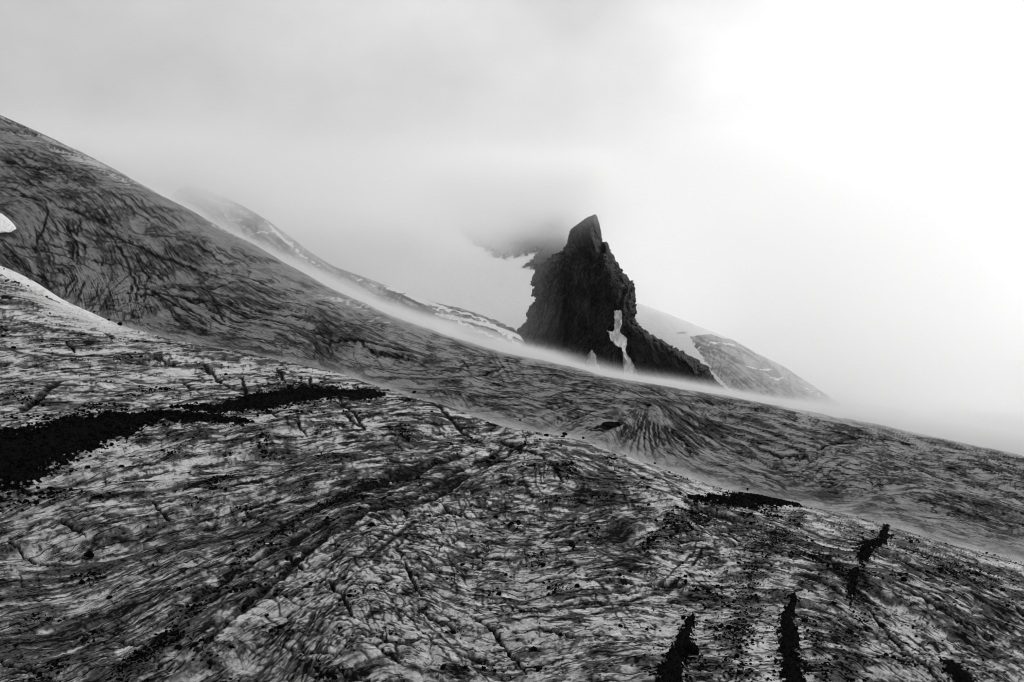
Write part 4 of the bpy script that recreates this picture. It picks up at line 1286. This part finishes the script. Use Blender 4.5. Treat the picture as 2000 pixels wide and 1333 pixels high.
# ------------------------------------------------------------------ mist and cloud
def fog_volume(name, lo, hi, res, dens_fn, label, cat, aniso=0.25, albedo=1.0):
    """a bank of mist: its density is computed on a grid and handed to a Volume Cube"""
    nx, ny, nz = res
    ax = [np.linspace(l, h, n_).astype(f32) for l, h, n_ in zip(lo, hi, res)]
    zz, yy, xx = np.meshgrid(ax[2], ax[1], ax[0], indexing='ij')
    D = np.maximum(dens_fn(xx, yy, zz), 0)
    # fade to nothing at the walls of the grid
    for k, n_ in enumerate((nz, ny, nx)):
        e = np.clip(np.minimum(np.arange(n_), n_ - 1 - np.arange(n_)) / max(2, .06 * n_), 0, 1)
        sh = [1, 1, 1]
        sh[k] = n_
        D = D * sstep(0, 1, e).reshape(sh)
    D[D < 1e-5] = 0
    me = bpy.data.meshes.new(name)
    me.vertices.add(D.size)
    at = me.attributes.new('mist', 'FLOAT', 'POINT')
    at.data.foreach_set('value', np.ascontiguousarray(D, f32).ravel())
    M = Mat(name)
    pv = M.n('ShaderNodeVolumePrincipled')
    pv.inputs['Color'].default_value = (albedo, albedo, albedo, 1)
    pv.inputs['Density'].default_value = 1.0
    pv.inputs['Anisotropy'].default_value = aniso
    M.t.links.new(pv.outputs[0], M.out.inputs['Volume'])
    o = link(name, me, [M.m])
    ng = bpy.data.node_groups.new(name, 'GeometryNodeTree')
    ng.interface.new_socket('Geometry', in_out='INPUT', socket_type='NodeSocketGeometry')
    ng.interface.new_socket('Geometry', in_out='OUTPUT', socket_type='NodeSocketGeometry')
    N, L = ng.nodes.new, ng.links.new
    gi, go = N('NodeGroupInput'), N('NodeGroupOutput')
    vc = N('GeometryNodeVolumeCube')
    vc.inputs['Min'].default_value = lo
    vc.inputs['Max'].default_value = hi
    for a, n_ in zip('XYZ', res):
        vc.inputs['Resolution ' + a].default_value = n_
    pos = N('GeometryNodeInputPosition')
    sub = N('ShaderNodeVectorMath')
    sub.operation = 'SUBTRACT'
    sub.inputs[1].default_value = lo
    L(pos.outputs[0], sub.inputs[0])
    mul = N('ShaderNodeVectorMath')
    mul.operation = 'MULTIPLY'
    mul.inputs[1].default_value = [(n_ - 1) / (h - l) for n_, h, l in zip(res, hi, lo)]
    L(sub.outputs[0], mul.inputs[0])
    sp = N('ShaderNodeSeparateXYZ')
    L(mul.outputs[0], sp.inputs[0])

    def rnd(s):
        r = N('ShaderNodeMath')
        r.operation = 'ROUND'
        L(s, r.inputs[0])
        return r.outputs[0]

    def mad(a, k, b):
        r = N('ShaderNodeMath')
        r.operation = 'MULTIPLY_ADD'
        L(a, r.inputs[0])
        r.inputs[1].default_value = k
        L(b, r.inputs[2])
        return r.outputs[0]
    idx = mad(mad(rnd(sp.outputs[2]), ny, rnd(sp.outputs[1])), nx, rnd(sp.outputs[0]))
    na = N('GeometryNodeInputNamedAttribute')
    na.data_type = 'FLOAT'
    na.inputs[0].default_value = 'mist'
    si = N('GeometryNodeSampleIndex')
    si.data_type = 'FLOAT'
    si.domain = 'POINT'
    si.clamp = True
    L(gi.outputs[0], si.inputs['Geometry'])
    L(na.outputs[0], si.inputs['Value'])
    L(idx, si.inputs['Index'])
    L(si.outputs[0], vc.inputs['Density'])
    sm = N('GeometryNodeSetMaterial')
    sm.inputs['Material'].default_value = M.m
    L(vc.outputs[0], sm.inputs[0])
    L(sm.outputs[0], go.inputs[0])
    o.modifiers.new('mist', 'NODES').node_group = ng
    return tag(o, label, cat, kind='stuff')


def behind_crest(S, x, y, z):
    """height above the tangent plane of a crest, distance behind it, and the crest's column"""
    u = UC + F * x / y
    yc, vc = S.yc(u), S.vc(u)
    return z - (VH - vc) / F * y, y - yc, u


def ribbon(x, y, z):
    h, b, u = behind_crest(S2, x, y, z)
    n = fbm3(x / 55, y / 400, h / 5, 3, 5)
    thick = np.interp(u, [200, 450, 700, 1000, 1200, 1500, 1800, 2100], [4.5, 4.0, 4.6, 4.2, 2.9, 3.0, 6.0, 12.0])
    amt = np.interp(u, [150, 350, 500, 700, 850, 1100, 1300, 1600, 1900, 2100], [.22, .2, .25, .6, 1.0, 1.0, .95, .9, .8, .8])
    prof = np.exp(-(np.maximum(h + 1.5, 0) / (1.6 * thick)) ** 2)
    along = sstep(0, 30, b) * sstep(170, 90, b)
    spill = .8 * np.exp(-((b + 10) / 45.0) ** 2) * np.exp(-(np.maximum(h + 1.5, 0) / (.6 * thick))) * sstep(-9, -3, h)
    return .07 * amt * (prof * along + .75 * spill) * np.clip(1 + .9 * n, .15, 2.4)


def trough(x, y, z):
    h, b, u = behind_crest(S1, x, y, z)
    n = fbm3(x / 25, y / 25, z / 8, 3, 6)
    amt = np.interp(u, [100, 300, 700, 1100, 1500, 2100], [.0, .5, .9, 1.0, .9, 1.0])
    return .011 * amt * np.exp(-np.maximum(h + .5, 0) / 1.2) * sstep(3, 15, b) * sstep(110, 60, b) * np.clip(1 + .6 * n, .1, 2)


def deck(x, y, z):
    n = fbm3(x / 120, y / 120, z / 70, 4, 7)
    n2 = fbm3(x / 45 + 3, y / 45, z / 32, 3, 8)
    # low ceiling over the far ridge and the summit
    zb = np.interp(y, [900, 1080, 1180, 1320, 1500], [85, 62, 48, 26, 0]) + np.interp(x, [-500, -200, 0, 120, 300], [0, 0, 0, 12, 30])
    ceil_ = .0048 * sstep(-14, 50, z - zb + 22 * n + 10 * n2) * sstep(150, 30, z + 30 * n)
    # smoky cloud spilling round the left shoulder of the tower
    shoulder = (.014 * sstep(-22, 62, z + .33 * (25 - x) + 30 * n2 + 20 * n) + .02 * sstep(38, 72, z + 14 * n2)) * sstep(-160, -60, x + 40 * n) * sstep(165, 105, x + 30 * n2 + .1 * (z - 40)) * sstep(1235, 1280, y) * sstep(1380, 1345, y) * sstep(140, 95, z + 10 * n)
    # thin veil over the summit block
    veil = .004 * np.exp(-((x - 85) / 45) ** 2 - ((y - 1085) / 30) ** 2 - ((z - 40) / 22) ** 2)
    # cloud wrapped round the top of the far ridge
    hr = z + .5 * (x + 366) + 14 * n2 + 8 * n
    ridge = np.exp(-((y - 990) / 40) ** 2) * sstep(25, 85, hr) * (.030 * sstep(-250, -310, x) + .008 * sstep(-90, -200, x)) * sstep(130, 80, z)
    thin = .0028 * sstep(890, 930, y) * sstep(1050, 990, y) * sstep(60, -40, x) * sstep(90, 50, z) * (1 + .5 * n)
    east = .0060 * sstep(215, 400, x + .35 * z + 75 + 30 * n) * sstep(960, 1020, y) * sstep(1260, 1200, y)
    return ceil_ + shoulder + veil + ridge + thin + east


def wall(x, y, z):
    n = fbm3(x / 300, y / 300, z / 200, 3, 9)
    left_ = .0050 * sstep(1450, 1900, y + 60 * n) * sstep(450, 150, x)
    right_ = .0017 * sstep(1450, 2300, y - .25 * (x - 300) + 60 * n) * sstep(150, 450, x)
    left_ = left_ * sstep(2700, 2400, y)
    return (left_ + right_) * (1 + .25 * n) * sstep(370, -160, z + 60 * n)


fog_volume('mist_ribbon', (-330, 440, -170), (420, 860, 110), (96, 50, 190), ribbon, 'bright streak of mist flowing along behind the crest of the dark slope', 'mist', .35)
fog_volume('mist_trough', (-190, 150, -85), (190, 420, 5), (96, 46, 66), trough, 'faint mist lying in the trough between the pale ice and the dark slope', 'mist', .35)
fog_volume('cloud_bank', (-620, 880, -230), (620, 1500, 150), (104, 56, 40), deck, 'grey cloud swallowing the far ridge and the crag beside the tower', 'cloud', .75)
fog_volume('valley_cloud', (-1700, 1350, -420), (2500, 4200, 420), (70, 48, 20), wall, 'white cloud filling the valley beyond the tower', 'cloud', .85)

# thin even haze over the whole place
hb = [(-2700, -700, -450), (2700, 4300, 420)]
c8 = np.array([(hb[i][0], hb[j][1], hb[k][2]) for k in (0, 1) for j in (0, 1) for i in (0, 1)], float)
me = mesh_np('haze', c8, np.array([(0, 2, 3, 1), (4, 5, 7, 6), (0, 1, 5, 4), (2, 6, 7, 3), (0, 4, 6, 2), (1, 3, 7, 5)]), False)
M = Mat('haze')
pv = M.n('ShaderNodeVolumePrincipled')
pv.inputs['Color'].default_value = (1, 1, 1, 1)
pv.inputs['Density'].default_value = 0.00001
pv.inputs['Density Attribute'].default_value = ''
pv.inputs['Anisotropy'].default_value = 0.3
M.t.links.new(pv.outputs[0], M.out.inputs['Volume'])
tag(link('haze', me, [M.m]), 'thin even haze filling the valley air', 'haze', kind='stuff')
